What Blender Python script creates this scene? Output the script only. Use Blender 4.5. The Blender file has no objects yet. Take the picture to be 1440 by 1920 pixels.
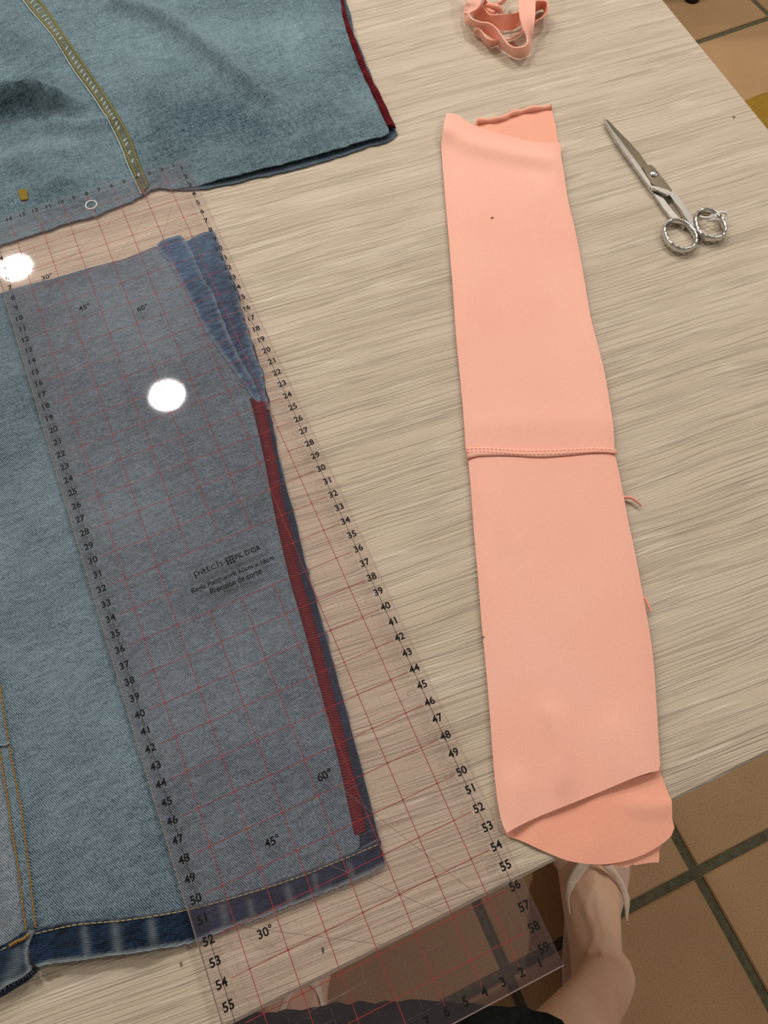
import bpy, bmesh, math, random
import numpy as np
from mathutils import Vector, Matrix
from mathutils.geometry import delaunay_2d_cdt
from mathutils.bvhtree import BVHTree

SC = bpy.context.scene
COL = SC.collection
random.seed(7)
rng = np.random.default_rng(7)
TOP = 0.740            # table top height above the floor
PRINT = 0.747          # upper face of the clear ruler

# ------------------------------------------------------------------ camera
F_PX = 1442.41
R = np.array([[0.91381564, -0.40547164, -0.02310274],
              [-0.37793166, -0.82816584, -0.41389491],
              [0.14868975, 0.3869549, -0.91003146]])
CAM = np.array([-0.05195957, -0.52720425, 0.43072598 + PRINT])
cd = bpy.data.cameras.new('camera')
cam = bpy.data.objects.new('camera', cd)
COL.objects.link(cam)
cd.sensor_fit = 'VERTICAL'; cd.sensor_height = 24; cd.lens = F_PX / 1920 * 24
cd.clip_start = 0.02
m3 = np.stack([R[0], -R[1], -R[2]], axis=1)
M = Matrix([list(m3[i]) + [CAM[i]] for i in range(3)] + [[0, 0, 0, 1]])
cam.matrix_world = M
SC.camera = cam

# ------------------------------------------------------------------ light and exposure
vs = SC.view_settings
vs.view_transform = 'Standard'; vs.look = 'None'; vs.gamma = 1; vs.use_curve_mapping = False
vs.exposure = 0.0
world = bpy.data.worlds.new('world'); SC.world = world
world.use_nodes = True
bg = world.node_tree.nodes['Background']
bg.inputs[0].default_value = (1.0, 0.955, 0.91, 1); bg.inputs[1].default_value = 0.24
LAMP_RADIANCE = 450.0
LAMP_COLOUR = (1.0, 0.955, 0.885)
CEIL = TOP + 1.86
LAMPS = [(-0.193, 1.18), (-0.555, 1.99), (1.25, 0.85), (0.75, 1.75), (-1.90, 0.95), (1.75, -0.60)]


# ------------------------------------------------------------------ helpers
def at(px, py, z=TOP):
    d = R.T @ np.array([(px - 720) / F_PX, (py - 960) / F_PX, 1.0])
    return CAM + (z - CAM[2]) / d[2] * d


def xy(pts, z=TOP):
    return np.array([at(p[0], p[1], z)[:2] for p in pts])


def s2l(c):
    c = c / 255.0
    return c / 12.92 if c <= 0.04045 else ((c + 0.055) / 1.055) ** 2.4


def rgb(r, g, b):
    return (s2l(r), s2l(g), s2l(b), 1.0)


def thing(name, label, cat, loc=(0, 0, 0), group=None):
    o = bpy.data.objects.new(name, None)
    o.empty_display_size = 0.05
    COL.objects.link(o); o.location = loc
    o['label'] = label; o['category'] = cat
    if group: o['group'] = group
    return o


def world_loc(o):
    v = Vector(o.location)
    while o.parent:
        o = o.parent; v = v + Vector(o.location)
    return v


def put(o, parent):
    o.parent = parent
    if parent is not None:
        root = parent
        while root.parent: root = root.parent
        if root is parent:
            o.matrix_parent_inverse = Matrix.Translation(-Vector(parent.location))
    return o


def mesh_obj(name, verts, faces, mat, parent=None, smooth=True, kind=None, label=None):
    me = bpy.data.meshes.new(name)
    me.from_pydata([tuple(map(float, v)) for v in verts], [], [tuple(map(int, f)) for f in faces])
    me.update()
    if mat: me.materials.append(mat)
    if smooth: me.shade_smooth()
    o = bpy.data.objects.new(name, me)
    COL.objects.link(o)
    if parent is not None: put(o, parent)
    if kind: o['kind'] = kind
    if label: o['label'] = label
    return o


class MB:
    def __init__(s): s.v = []; s.f = []
    def add(s, v, f):
        n = len(s.v); s.v += [tuple(p) for p in v]; s.f += [tuple(i + n for i in q) for q in f]
    def build(s, name, mat, parent=None, **k): return mesh_obj(name, s.v, s.f, mat, parent, **k)
    def box(s, x0, x1, y0, y1, z0, z1):
        s.add([(x0, y0, z0), (x1, y0, z0), (x1, y1, z0), (x0, y1, z0), (x0, y0, z1), (x1, y0, z1), (x1, y1, z1), (x0, y1, z1)],
              [(3, 2, 1, 0), (4, 5, 6, 7), (0, 1, 5, 4), (1, 2, 6, 5), (2, 3, 7, 6), (3, 0, 4, 7)])
    def bevelbox(s, x0, x1, y0, y1, z0, z1, b):
        # box with a chamfered upper rim
        v = [(x0, y0, z0), (x1, y0, z0), (x1, y1, z0), (x0, y1, z0), (x0, y0, z1 - b), (x1, y0, z1 - b), (x1, y1, z1 - b), (x0, y1, z1 - b),
             (x0 + b, y0 + b, z1), (x1 - b, y0 + b, z1), (x1 - b, y1 - b, z1), (x0 + b, y1 - b, z1)]
        f = [(3, 2, 1, 0), (8, 9, 10, 11)]
        for i in range(4):
            j = (i + 1) % 4
            f += [(i, j, j + 4, i + 4), (i + 4, j + 4, j + 8, i + 8)]
        s.add(v, f)
    def tube(s, pts, r, n=6, caps=True):
        pts = [np.array(p, float) for p in pts]
        k = len(pts)
        rr = r if hasattr(r, '__len__') else [r] * k
        up = np.array([0, 0, 1.0]); V = []
        for i, p in enumerate(pts):
            t = pts[min(i + 1, k - 1)] - pts[max(i - 1, 0)]
            t /= (np.linalg.norm(t) + 1e-12)
            a = np.cross(t, up)
            if np.linalg.norm(a) < 1e-3: a = np.cross(t, np.array([1.0, 0, 0]))
            a /= np.linalg.norm(a); b = np.cross(a, t)
            for j in range(n):
                q = 2 * math.pi * j / n
                V.append(p + rr[i] * (math.cos(q) * a + math.sin(q) * b))
        Fc = []
        for i in range(k - 1):
            for j in range(n):
                Fc.append((i * n + j, i * n + (j + 1) % n, (i + 1) * n + (j + 1) % n, (i + 1) * n + j))
        if caps:
            Fc.append(tuple(range(n))); Fc.append(tuple((k - 1) * n + j for j in reversed(range(n))))
        s.add(V, Fc)
    def loft(s, rings):
        n = len(rings[0]); V = [p for r in rings for p in r]; Fc = []
        for i in range(len(rings) - 1):
            for j in range(n):
                Fc.append((i * n + j, i * n + (j + 1) % n, (i + 1) * n + (j + 1) % n, (i + 1) * n + j))
        Fc.append(tuple(reversed(range(n)))); Fc.append(tuple((len(rings) - 1) * n + j for j in range(n)))
        s.add(V, Fc)


def catmull(P, per=8, closed=False):
    P = np.array(P, float)
    n = len(P); out = []
    rng_ = range(n if closed else n - 1)
    for i in rng_:
        if closed: p0, p1, p2, p3 = P[(i - 1) % n], P[i], P[(i + 1) % n], P[(i + 2) % n]
        else: p0, p1, p2, p3 = P[max(i - 1, 0)], P[i], P[i + 1], P[min(i + 2, n - 1)]
        for k in range(per):
            t = k / per
            out.append(0.5 * ((2 * p1) + (-p0 + p2) * t + (2 * p0 - 5 * p1 + 4 * p2 - p3) * t * t + (-p0 + 3 * p1 - 3 * p2 + p3) * t ** 3))
    if not closed: out.append(P[-1])
    return np.array(out)


def resample(P, step, closed=False):
    P = np.array(P, float)
    if closed: P = np.vstack([P, P[:1]])
    L = np.r_[0, np.cumsum(np.linalg.norm(np.diff(P, axis=0), axis=1))]
    n = max(2, int(round(L[-1] / step)) + 1)
    t = np.linspace(0, L[-1], n)
    Q = np.stack([np.interp(t, L, P[:, i]) for i in range(P.shape[1])], axis=1)
    return Q[:-1] if closed else Q


def inside(P, poly):
    x, y = P[:, 0], P[:, 1]; c = np.zeros(len(P), bool)
    n = len(poly)
    for i in range(n):
        x1, y1 = poly[i]; x2, y2 = poly[(i + 1) % n]
        if y1 == y2: continue
        k = ((y1 > y) != (y2 > y)) & (x < (x2 - x1) * (y - y1) / (y2 - y1) + x1)
        c ^= k
    return c


def dist_poly(P, line, closed=False):
    P = np.asarray(P, float); best = np.full(len(P), 1e9)
    n = len(line)
    for i in range(n if closed else n - 1):
        a = line[i]; b = line[(i + 1) % n]; ab = b - a
        t = np.clip(((P - a) @ ab) / (ab @ ab + 1e-15), 0, 1)
        best = np.minimum(best, np.linalg.norm(P - (a + t[:, None] * ab), axis=1))
    return best


def sheet(name, outline, zf, thick, mat, parent=None, step=0.005, jit=0.0, hole=None, kind=None, label=None, smooth=True, attr=None):
    """cloth or slab: outline in world xy, meshed densely, zf gives its upper face"""
    B = resample(outline, step, True)
    if jit: B = B + rng.normal(0, jit, B.shape)
    mn, mx = B.min(0), B.max(0)
    gx, gy = np.meshgrid(np.arange(mn[0], mx[0], step), np.arange(mn[1], mx[1], step * 0.87))
    gx[1::2] += step / 2
    G = np.stack([gx.ravel(), gy.ravel()], 1)
    G = G[inside(G, B)]
    G = G[dist_poly(G, B, True) > 0.55 * step]
    nb = len(B)
    edges = [(i, (i + 1) % nb) for i in range(nb)]
    pts = [B]
    if hole is not None:
        G = G[~inside(G, hole)]; G = G[dist_poly(G, hole, True) > 0.4 * step]
        edges += [(nb + i, nb + (i + 1) % len(hole)) for i in range(len(hole))]
        pts.append(hole)
    pts.append(G)
    A = np.vstack(pts)
    v, e, f, _, _, _ = delaunay_2d_cdt([Vector(p) for p in A], edges, [], 2 if hole is not None else 1, 1e-7)
    V = np.array([(p.x, p.y) for p in v])
    Fc = []
    for t in f:
        a, b, c = V[t[0]], V[t[1]], V[t[2]]
        ar = (b[0] - a[0]) * (c[1] - a[1]) - (b[1] - a[1]) * (c[0] - a[0])
        if hole is not None and inside(((a + b + c) / 3)[None], hole)[0]: continue
        Fc.append(tuple(t) if ar > 0 else (t[0], t[2], t[1]))
    Z = zf(V)
    n = len(V)
    cnt = {}
    for t in Fc:
        for i in range(3):
            k = (t[i], t[(i + 1) % 3]); cnt[k] = cnt.get(k, 0) + 1
    bd = [k for k in cnt if (k[1], k[0]) not in cnt]
    top = np.c_[V, Z]; bot = np.c_[V, Z - thick]
    allf = Fc + [(t[0] + n, t[2] + n, t[1] + n) for t in Fc]
    allf += [(a, a + n, b + n, b) for a, b in bd]
    o = mesh_obj(name, np.vstack([top, bot]), allf, mat, parent, smooth=smooth, kind=kind, label=label)
    if attr is not None:
        at_ = o.data.attributes.new('wear', 'FLOAT', 'POINT')
        w = attr(V); at_.data.foreach_set('value', np.r_[w, w].astype(np.float32))
    if smooth:
        o.data.set_sharp_from_angle(angle=math.radians(50))
    return o


def ridges(spec):
    """spec: list of (px polyline, height, width) -> additive height field"""
    L = [(catmull(xy(p), 5) if len(p) > 2 else xy(p), h, w) for p, h, w in spec]
    def f(P):
        z = np.zeros(len(P))
        for l, h, w in L: z += h * np.exp(-(dist_poly(P, l) / w) ** 2)
        return z
    return f


def dashes(path, zf, pitch, frac, r, n=5, lift=0.0):
    """a run of raised stitches along a world xy path"""
    Q = resample(path, pitch)
    mb = MB()
    Z = zf(Q)
    for i in range(len(Q) - 1):
        a = np.r_[Q[i], Z[i] + lift]; b = np.r_[Q[i + 1], Z[i + 1] + lift]
        c = a + (b - a) * frac; mid = (a + c) / 2 + np.array([0, 0, r * 0.7])
        mb.tube([a, a * 0.7 + c * 0.3 + np.array([0, 0, r * .6]), mid, a * 0.3 + c * 0.7 + np.array([0, 0, r * .6]), c], [r * .55, r, r, r, r * .55], n)
    return mb


def strip(name, left, right, zf, thick, mat, parent, step=0.004, lift=0.0, nw=4, crown=0.0, **k):
    """a band between two world polylines with a slightly crowned upper face"""
    n = max(len(resample(left, step)), 3)
    def rs(P):
        L = np.r_[0, np.cumsum(np.linalg.norm(np.diff(P, axis=0), axis=1))]
        t = np.linspace(0, L[-1], n)
        return np.stack([np.interp(t, L, P[:, i]) for i in range(2)], 1)
    A, Bq = rs(np.array(left)), rs(np.array(right))
    V = []; Fc = []; w = nw + 1
    for j in range(w):
        t = j / nw
        P = A * (1 - t) + Bq * t
        Z = zf(P) + lift + crown * (1 - (2 * t - 1) ** 2)
        V.append(np.c_[P, Z])
    for j in range(w):
        V.append(V[j] - np.array([0, 0, thick]))
    V = np.vstack(V)
    I = lambda lay, j, i: lay * w * n + j * n + i
    ar = np.cross(Bq[0] - A[0], A[1] - A[0])
    for i in range(n - 1):
        for j in range(nw):
            q = (I(0, j, i), I(0, j + 1, i), I(0, j + 1, i + 1), I(0, j, i + 1))
            Fc.append(q if ar > 0 else q[::-1])
            q = (I(1, j, i), I(1, j, i + 1), I(1, j + 1, i + 1), I(1, j + 1, i))
            Fc.append(q if ar > 0 else q[::-1])
        for j, s in ((0, 1), (nw, 0)):
            q = (I(0, j, i), I(0, j, i + 1), I(1, j, i + 1), I(1, j, i))
            Fc.append(q if (s == 1) == (ar > 0) else q[::-1])
    for i, s in ((0, 1), (n - 1, 0)):
        for j in range(nw):
            q = (I(0, j, i), I(1, j, i), I(1, j + 1, i), I(0, j + 1, i))
            Fc.append(q if (s == 1) == (ar > 0) else q[::-1])
    return mesh_obj(name, V, Fc, mat, parent, **k)


def zigzag(left, right, zf, pitch, r, lift):
    n = max(4, int(np.linalg.norm(np.diff(left, axis=0), axis=1).sum() / pitch))
    def rs(P):
        L = np.r_[0, np.cumsum(np.linalg.norm(np.diff(P, axis=0), axis=1))]
        t = np.linspace(0, L[-1], n)
        return np.stack([np.interp(t, L, P[:, i]) for i in range(2)], 1)
    A, Bq = rs(np.array(left)), rs(np.array(right))
    mb = MB()
    for i in range(n - 1):
        a, b = A[i], Bq[i] * .5 + Bq[i + 1] * .5
        c = A[i + 1]
        for p, q in ((a, b), (b, c)):
            P = np.array([p, (p + q) / 2, q]); Z = zf(P) + lift + np.array([0, r * .8, 0])
            mb.tube(np.c_[P, Z], r, 4)
    return mb


# ------------------------------------------------------------------ materials
def mat_new(name, rough=0.6, spec=0.3, metal=0.0):
    m = bpy.data.materials.new(name); m.use_nodes = True
    nt = m.node_tree; b = nt.nodes['Principled BSDF']
    b.inputs['Roughness'].default_value = rough
    b.inputs['Specular IOR Level'].default_value = spec
    b.inputs['Metallic'].default_value = metal
    return m, nt, b


def nd(nt, t, **k):
    n = nt.nodes.new(t)
    for a, v in k.items(): setattr(n, a, v)
    return n


def coords(nt, scale=(1, 1, 1), rot=0.0, src='Object'):
    tc = nd(nt, 'ShaderNodeTexCoord'); mp = nd(nt, 'ShaderNodeMapping')
    mp.inputs['Scale'].default_value = scale; mp.inputs['Rotation'].default_value = (0, 0, rot)
    nt.links.new(tc.outputs[src], mp.inputs['Vector'])
    return mp.outputs[0]


def noise(nt, vec, scale, detail=3, rough=.55, dist=0.0):
    n = nd(nt, 'ShaderNodeTexNoise')
    n.inputs['Scale'].default_value = scale; n.inputs['Detail'].default_value = detail
    n.inputs['Roughness'].default_value = rough; n.inputs['Distortion'].default_value = dist
    nt.links.new(vec, n.inputs['Vector'])
    return n.outputs['Fac']


def ramp(nt, fac, stops, interp='LINEAR'):
    r = nd(nt, 'ShaderNodeValToRGB'); e = r.color_ramp.elements
    r.color_ramp.interpolation = interp
    while len(e) < len(stops): e.new(0.5)
    for i, (p, c) in enumerate(stops):
        e[i].position = p; e[i].color = c if hasattr(c, '__len__') else (c, c, c, 1)
    nt.links.new(fac, r.inputs[0])
    return r.outputs[0]


def mix(nt, a, b, fac, mode='MIX'):
    n = nd(nt, 'ShaderNodeMix', data_type='RGBA', blend_type=mode)
    for s, v in ((0, fac), (6, a), (7, b)):
        if hasattr(v, 'node'): nt.links.new(v, n.inputs[s])
        else: n.inputs[s].default_value = v
    return n.outputs[2]


def math_(nt, op, a, b=None):
    n = nd(nt, 'ShaderNodeMath', operation=op)
    for s, v in ((0, a), (1, b)):
        if v is None: continue
        if hasattr(v, 'node'): nt.links.new(v, n.inputs[s])
        else: n.inputs[s].default_value = v
    return n.outputs[0]


def bump(nt, b, h, strength=.3, dist=.001):
    n = nd(nt, 'ShaderNodeBump'); n.inputs['Strength'].default_value = strength; n.inputs['Distance'].default_value = dist
    nt.links.new(h, n.inputs['Height']); nt.links.new(n.outputs[0], b.inputs['Normal'])


def plain(name, col, rough=.6, spec=.3, metal=0.0, var=0.12, nscale=60, bumps=0.0):
    m, nt, b = mat_new(name, rough, spec, metal)
    v = coords(nt)
    f = noise(nt, v, nscale, 4)
    dark = tuple(c * (1 - var) for c in col[:3]) + (1,); lite = tuple(min(1, c * (1 + var)) for c in col[:3]) + (1,)
    nt.links.new(ramp(nt, f, [(0.3, dark), (0.7, lite)]), b.inputs['Base Color'])
    if bumps: bump(nt, b, f, bumps, .001)
    return m


def mat_wood():
    m, nt, b = mat_new('pale_wood_laminate', .48, .3)
    v0 = coords(nt, rot=math.radians(5))
    # gentle waviness of the grain
    sep = nd(nt, 'ShaderNodeSeparateXYZ'); nt.links.new(v0, sep.inputs[0])
    wv = coords(nt, (5, 9, 1), math.radians(5))
    w1 = noise(nt, wv, 1.0, 2)
    y = math_(nt, 'ADD', sep.outputs[1], math_(nt, 'MULTIPLY', math_(nt, 'SUBTRACT', w1, .5), .014))
    def stretched(sx, sy, detail=2, rough=.5, off=0):
        c = nd(nt, 'ShaderNodeCombineXYZ')
        nt.links.new(math_(nt, 'MULTIPLY', sep.outputs[0], sx), c.inputs[0])
        nt.links.new(math_(nt, 'MULTIPLY', y, sy), c.inputs[1])
        c.inputs[2].default_value = off
        return noise(nt, c.outputs[0], 1.0, detail, rough)
    broad = stretched(2.0, 30, 2, .5)
    mid = stretched(5, 120, 3, .6, 3.1)
    def lines(sx, sy, w, off, detail=1):
        n = stretched(sx, sy, detail, .5, off)
        d = math_(nt, 'ABSOLUTE', math_(nt, 'SUBTRACT', n, .5))
        return ramp(nt, d, [(0, 1), (w, 0)])
    def gate(sx, sy, off, lo, hi, v0=0.0):
        return ramp(nt, stretched(sx, sy, 2, .5, off), [(lo, v0), (hi, 1)])
    base = ramp(nt, broad, [(.3, rgb(193, 178, 157)), (.5, rgb(199, 184, 163)), (.72, rgb(204, 190, 170))])
    c1 = mix(nt, base, rgb(186, 171, 152), ramp(nt, mid, [(.5, 0), (.7, .18)]))
    la = math_(nt, 'MULTIPLY', lines(2.2, 190, .034, 7.7), gate(7, 60, 21.0, .36, .56, .25))
    lb = math_(nt, 'MULTIPLY', lines(6, 330, .050, 31.3), gate(16, 110, 41.0, .38, .56))
    lc = math_(nt, 'MULTIPLY', lines(16, 460, .09, 51.3, 1), gate(9, 50, 61.0, .42, .56))
    fl = math_(nt, 'MINIMUM', math_(nt, 'ADD', math_(nt, 'MULTIPLY', la, .75), math_(nt, 'ADD', math_(nt, 'MULTIPLY', lb, .65), math_(nt, 'MULTIPLY', lc, .45))), 1.0)
    c2 = mix(nt, c1, rgb(130, 114, 98), math_(nt, 'MULTIPLY', fl, .46))
    hl = math_(nt, 'MULTIPLY', lines(10, 260, .06, 77.0), gate(14, 90, 81.0, .5, .62))
    c3 = mix(nt, c2, rgb(220, 208, 190), math_(nt, 'MULTIPLY', hl, .65))
    nt.links.new(c3, b.inputs['Base Color'])
    h = math_(nt, 'SUBTRACT', math_(nt, 'MULTIPLY', hl, .5), fl)
    bump(nt, b, h, .55, .0007)
    return m


def mat_denim(name, dark, light, period=.0013, angle=27.5, twill=1.0, blotch=.5, wear=None, slub=0.0, fade=0.0):
    m, nt, b = mat_new(name, .88, .12)
    a = math.radians(-angle)
    v = coords(nt, rot=a)
    w = nd(nt, 'ShaderNodeTexWave'); w.inputs['Scale'].default_value = .31416 / period
    w.inputs['Distortion'].default_value = 2.4; w.inputs['Detail'].default_value = 2; w.inputs['Detail Scale'].default_value = 1.2
    nt.links.new(v, w.inputs['Vector'])
    n1 = noise(nt, coords(nt, rot=a), 900, 2, .6)
    n2 = noise(nt, coords(nt, (1, 3.5, 1), math.radians(-20)), 120, 4, .65)
    n3 = noise(nt, coords(nt), 14, 3, .5)
    tw = math_(nt, 'MULTIPLY', math_(nt, 'SUBTRACT', w.outputs['Fac'], .5), twill)
    s = math_(nt, 'ADD', tw, math_(nt, 'MULTIPLY', math_(nt, 'SUBTRACT', n1, .5), .9))
    s = math_(nt, 'ADD', s, math_(nt, 'MULTIPLY', math_(nt, 'SUBTRACT', n2, .5), blotch))
    s = math_(nt, 'ADD', s, math_(nt, 'MULTIPLY', math_(nt, 'SUBTRACT', n3, .5), blotch * .8))
    if slub:
        sx = noise(nt, coords(nt, (1, 9, 1), math.radians(14)), 140, 3, .6)
        sy = noise(nt, coords(nt, (9, 1, 1), math.radians(14)), 140, 3, .6)
        s = math_(nt, 'ADD', s, math_(nt, 'MULTIPLY', math_(nt, 'SUBTRACT', math_(nt, 'ADD', sx, sy), 1.0), slub))
    if fade:
        n4 = noise(nt, coords(nt, (1, 1.8, 1), .6), 7, 3, .55)
        s = math_(nt, 'ADD', s, math_(nt, 'MULTIPLY', math_(nt, 'SUBTRACT', n4, .5), fade))
    s = math_(nt, 'ADD', s, .5)
    col = ramp(nt, s, [(0.05, dark), (.95, light)])
    if wear:
        at_ = nd(nt, 'ShaderNodeAttribute', attribute_name='wear')
        wn = math_(nt, 'MULTIPLY', at_.outputs['Fac'], ramp(nt, n2, [(.3, .55), (.7, 1.0)]))
        col = mix(nt, col, wear, math_(nt, 'MULTIPLY', wn, ramp(nt, w.outputs['Fac'], [(.2, .55), (.8, 1.0)])))
    nt.links.new(col, b.inputs['Base Color'])
    h = math_(nt, 'ADD', math_(nt, 'MULTIPLY', w.outputs['Fac'], .7 * twill), n1)
    bump(nt, b, h, .22, .0005)
    b.inputs['Sheen Weight'].default_value = .15
    return m


def mat_knit(name, c0, c1):
    m, nt, b = mat_new(name, .85, .12)
    v = coords(nt)
    big = noise(nt, v, 9, 2); fine = noise(nt, coords(nt, (1, .35, 1), .08), 1700, 2, .6)
    s = math_(nt, 'ADD', math_(nt, 'MULTIPLY', big, .6), math_(nt, 'MULTIPLY', fine, .4))
    nt.links.new(ramp(nt, s, [(.3, c0), (.7, c1)]), b.inputs['Base Color'])
    bump(nt, b, fine, .25, .0004)
    b.inputs['Sheen Weight'].default_value = .2
    return m


def mat_acrylic():
    m = bpy.data.materials.new('clear_scratched_acrylic'); m.use_nodes = True
    nt = m.node_tree; nt.nodes.clear()
    out = nd(nt, 'ShaderNodeOutputMaterial')
    tr = nd(nt, 'ShaderNodeBsdfTransparent'); tr.inputs[0].default_value = (.997, .980, .982, 1)
    gl = nd(nt, 'ShaderNodeBsdfGlossy'); gl.inputs['Roughness'].default_value = .02
    gl.inputs['Color'].default_value = (1, .95, .99, 1)
    # fine scratches: milky marks and broken-up gloss; even purple haze paints ceiling reflection
    def scr(rot, off):
        v = coords(nt, (12, 420, 1), rot); n = noise(nt, v, 1.0, 2, .5)
        g = noise(nt, coords(nt), 16 + off, 2)
        return math_(nt, 'MULTIPLY', ramp(nt, n, [(.69, 0), (.75, 1)]), ramp(nt, g, [(.5, 0), (.66, 1)]))
    sc = math_(nt, 'MAXIMUM', scr(.5, 0), scr(-.9, 3)); sc = math_(nt, 'MAXIMUM', sc, scr(1.7, 7))
    lw = nd(nt, 'ShaderNodeFresnel'); lw.inputs['IOR'].default_value = 1.49
    geo = nd(nt, 'ShaderNodeNewGeometry')
    front = math_(nt, 'SUBTRACT', 1.0, geo.outputs['Backfacing'])
    fac = math_(nt, 'MULTIPLY', math_(nt, 'MULTIPLY', lw.outputs[0], 1.4), front)
    m1 = nd(nt, 'ShaderNodeMixShader'); nt.links.new(fac, m1.inputs[0]); nt.links.new(tr.outputs[0], m1.inputs[1]); nt.links.new(gl.outputs[0], m1.inputs[2])
    df = nd(nt, 'ShaderNodeBsdfDiffuse'); df.inputs[0].default_value = (.54, .44, .58, 1)
    m2 = nd(nt, 'ShaderNodeMixShader')
    haze = math_(nt, 'MULTIPLY', math_(nt, 'ADD', math_(nt, 'MULTIPLY', sc, .2), .034), front)
    nt.links.new(haze, m2.inputs[0]); nt.links.new(m1.outputs[0], m2.inputs[1]); nt.links.new(df.outputs[0], m2.inputs[2])
    nt.links.new(m2.outputs[0], out.inputs[0])
    return m


def mat_emit(name, col, s):
    m = bpy.data.materials.new(name); m.use_nodes = True
    nt = m.node_tree; nt.nodes.clear()
    out = nd(nt, 'ShaderNodeOutputMaterial'); e = nd(nt, 'ShaderNodeEmission')
    e.inputs[0].default_value = tuple(col) + (1,); e.inputs[1].default_value = s
    nt.links.new(e.outputs[0], out.inputs[0])
    return m


def mat_tile():
    m, nt, b = mat_new('terracotta_tile', .55, .3)
    v = coords(nt)
    oi = nd(nt, 'ShaderNodeObjectInfo')
    n1 = noise(nt, v, 5, 3); n2 = noise(nt, v, 420, 3, .7); n3 = noise(nt, v, 170, 2)
    c = ramp(nt, n1, [(.3, rgb(164, 130, 92)), (.7, rgb(182, 146, 106))])
    c = mix(nt, c, rgb(112, 84, 60), ramp(nt, n2, [(.52, 0), (.66, .6)]))
    c = mix(nt, c, rgb(66, 48, 38), ramp(nt, n3, [(.72, 0), (.78, .7)]))
    c = mix(nt, c, rgb(154, 118, 80), math_(nt, 'MULTIPLY', oi.outputs['Random'], .5))
    nt.links.new(c, b.inputs['Base Color'])
    bump(nt, b, n2, .15, .001)
    return m


def mat_skin():
    m, nt, b = mat_new('tanned_skin', .5, .35)
    v = coords(nt)
    n1 = noise(nt, v, 14, 4); n2 = noise(nt, v, 400, 2)
    c = ramp(nt, n1, [(.3, rgb(222, 176, 146)), (.7, rgb(238, 198, 168))])
    nt.links.new(c, b.inputs['Base Color'])
    b.inputs['Subsurface Weight'].default_value = .08
    b.inputs['Subsurface Radius'].default_value = (.01, .004, .002)
    bump(nt, b, math_(nt, 'ADD', n2, math_(nt, 'MULTIPLY', noise(nt, v, 45, 3), 3)), .12, .001)
    return m


M_WOOD = mat_wood()
M_DENIM = mat_denim('light_grey_blue_denim', rgb(20, 38, 52), rgb(144, 166, 178), period=.00094, twill=.7, blotch=.6, fade=.35)
M_DENIM_SIDE = mat_denim('pale_worn_denim', rgb(46, 60, 70), rgb(164, 176, 188), period=.00094, twill=.6, blotch=.45)
M_DENIM_UP = mat_denim('faded_teal_denim', rgb(26, 52, 64), rgb(132, 156, 166), period=.0011, twill=.16, blotch=.55, slub=.8, fade=1.1)
M_DENIM_SEAM = mat_denim('seam_denim', rgb(48, 54, 42), rgb(118, 130, 116), period=.0012, angle=110, twill=.3, blotch=1.0)
M_DENIM_DARK = mat_denim('dark_blue_denim', rgb(3, 8, 18), rgb(38, 60, 90), period=.0009, angle=60, twill=.5, blotch=1.4, wear=rgb(190, 204, 206))
M_DENIM_BACK = mat_denim('inner_blue_denim', rgb(8, 16, 30), rgb(48, 68, 92), period=.0012, angle=120, twill=.4, blotch=.8, wear=rgb(150, 168, 180))
M_DENIM_FLAP = mat_denim('folded_blue_denim', rgb(8, 32, 60), rgb(86, 124, 156), period=.0012, angle=115, twill=.5, blotch=1.5, wear=rgb(170, 186, 194))
M_GOLD = plain('gold_thread', rgb(146, 110, 52), .6, .3, var=.3, nscale=1500)
M_OLIVE = plain('olive_gold_thread', rgb(136, 126, 70), .7, .2, var=.25, nscale=1500)
M_CREAM = plain('cream_thread', rgb(172, 156, 116), .7, .2, var=.2, nscale=900)
M_GREYTHREAD = plain('grey_thread', rgb(130, 142, 150), .8, .1)
M_RED = plain('dark_red_overlock', rgb(88, 22, 30), .8, .15, var=.35, nscale=900, bumps=.4)
M_RED2 = plain('red_thread', rgb(128, 36, 44), .75, .15, var=.3, nscale=1200)
M_MUSTARDPATCH = plain('mustard_patch', rgb(134, 116, 50), .85, .1, var=.15, nscale=900)
M_SALMON = mat_knit('salmon_jersey', rgb(247, 180, 160), rgb(254, 195, 175))
M_SALMON_IN = mat_knit('salmon_jersey_wrong_side', rgb(241, 166, 140), rgb(249, 182, 158))
M_SALMON_ST = plain('salmon_stitching', rgb(236, 160, 138), .8, .1)
M_ACR = mat_acrylic()
M_INK = plain('black_ink', rgb(22, 20, 20), .6, .2, var=.05)
M_GREYINK = plain('thin_grey_ink', rgb(122, 104, 92), .6, .2, var=.05)
M_REDINK = plain('red_ink', rgb(148, 58, 56), .6, .2, var=.08)
M_STEEL = plain('polished_steel', rgb(216, 214, 210), .2, .5, 1.0, var=.08, nscale=120)
M_STEEL_D = plain('steel_painted_reflection', rgb(124, 114, 96), .24, .5, 1.0, var=.1, nscale=300)  # brown room reflections on the flat steel are put into this colour
M_TILE = mat_tile()
M_GROUT = plain('grey_green_grout', rgb(92, 88, 70), .9, .1, var=.25, nscale=140, bumps=.3)
M_CEIL = plain('off_white_ceiling', rgb(226, 220, 214), .9, .1, var=.03, nscale=3)
M_DIFF = mat_emit('lamp_diffuser', LAMP_COLOUR, LAMP_RADIANCE)
M_WHITE = plain('white_enamel', rgb(232, 230, 226), .4, .4, var=.03)
M_METAL_G = plain('grey_powder_coat', rgb(120, 120, 120), .5, .4, var=.06)
M_SKIN = mat_skin()
M_STRAP = plain('pale_gold_leather', rgb(246, 226, 206), .4, .4, var=.10, nscale=160, bumps=.15)
M_SOLE = plain('pink_beige_sole', rgb(214, 182, 166), .6, .3, var=.1, nscale=90)
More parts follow.
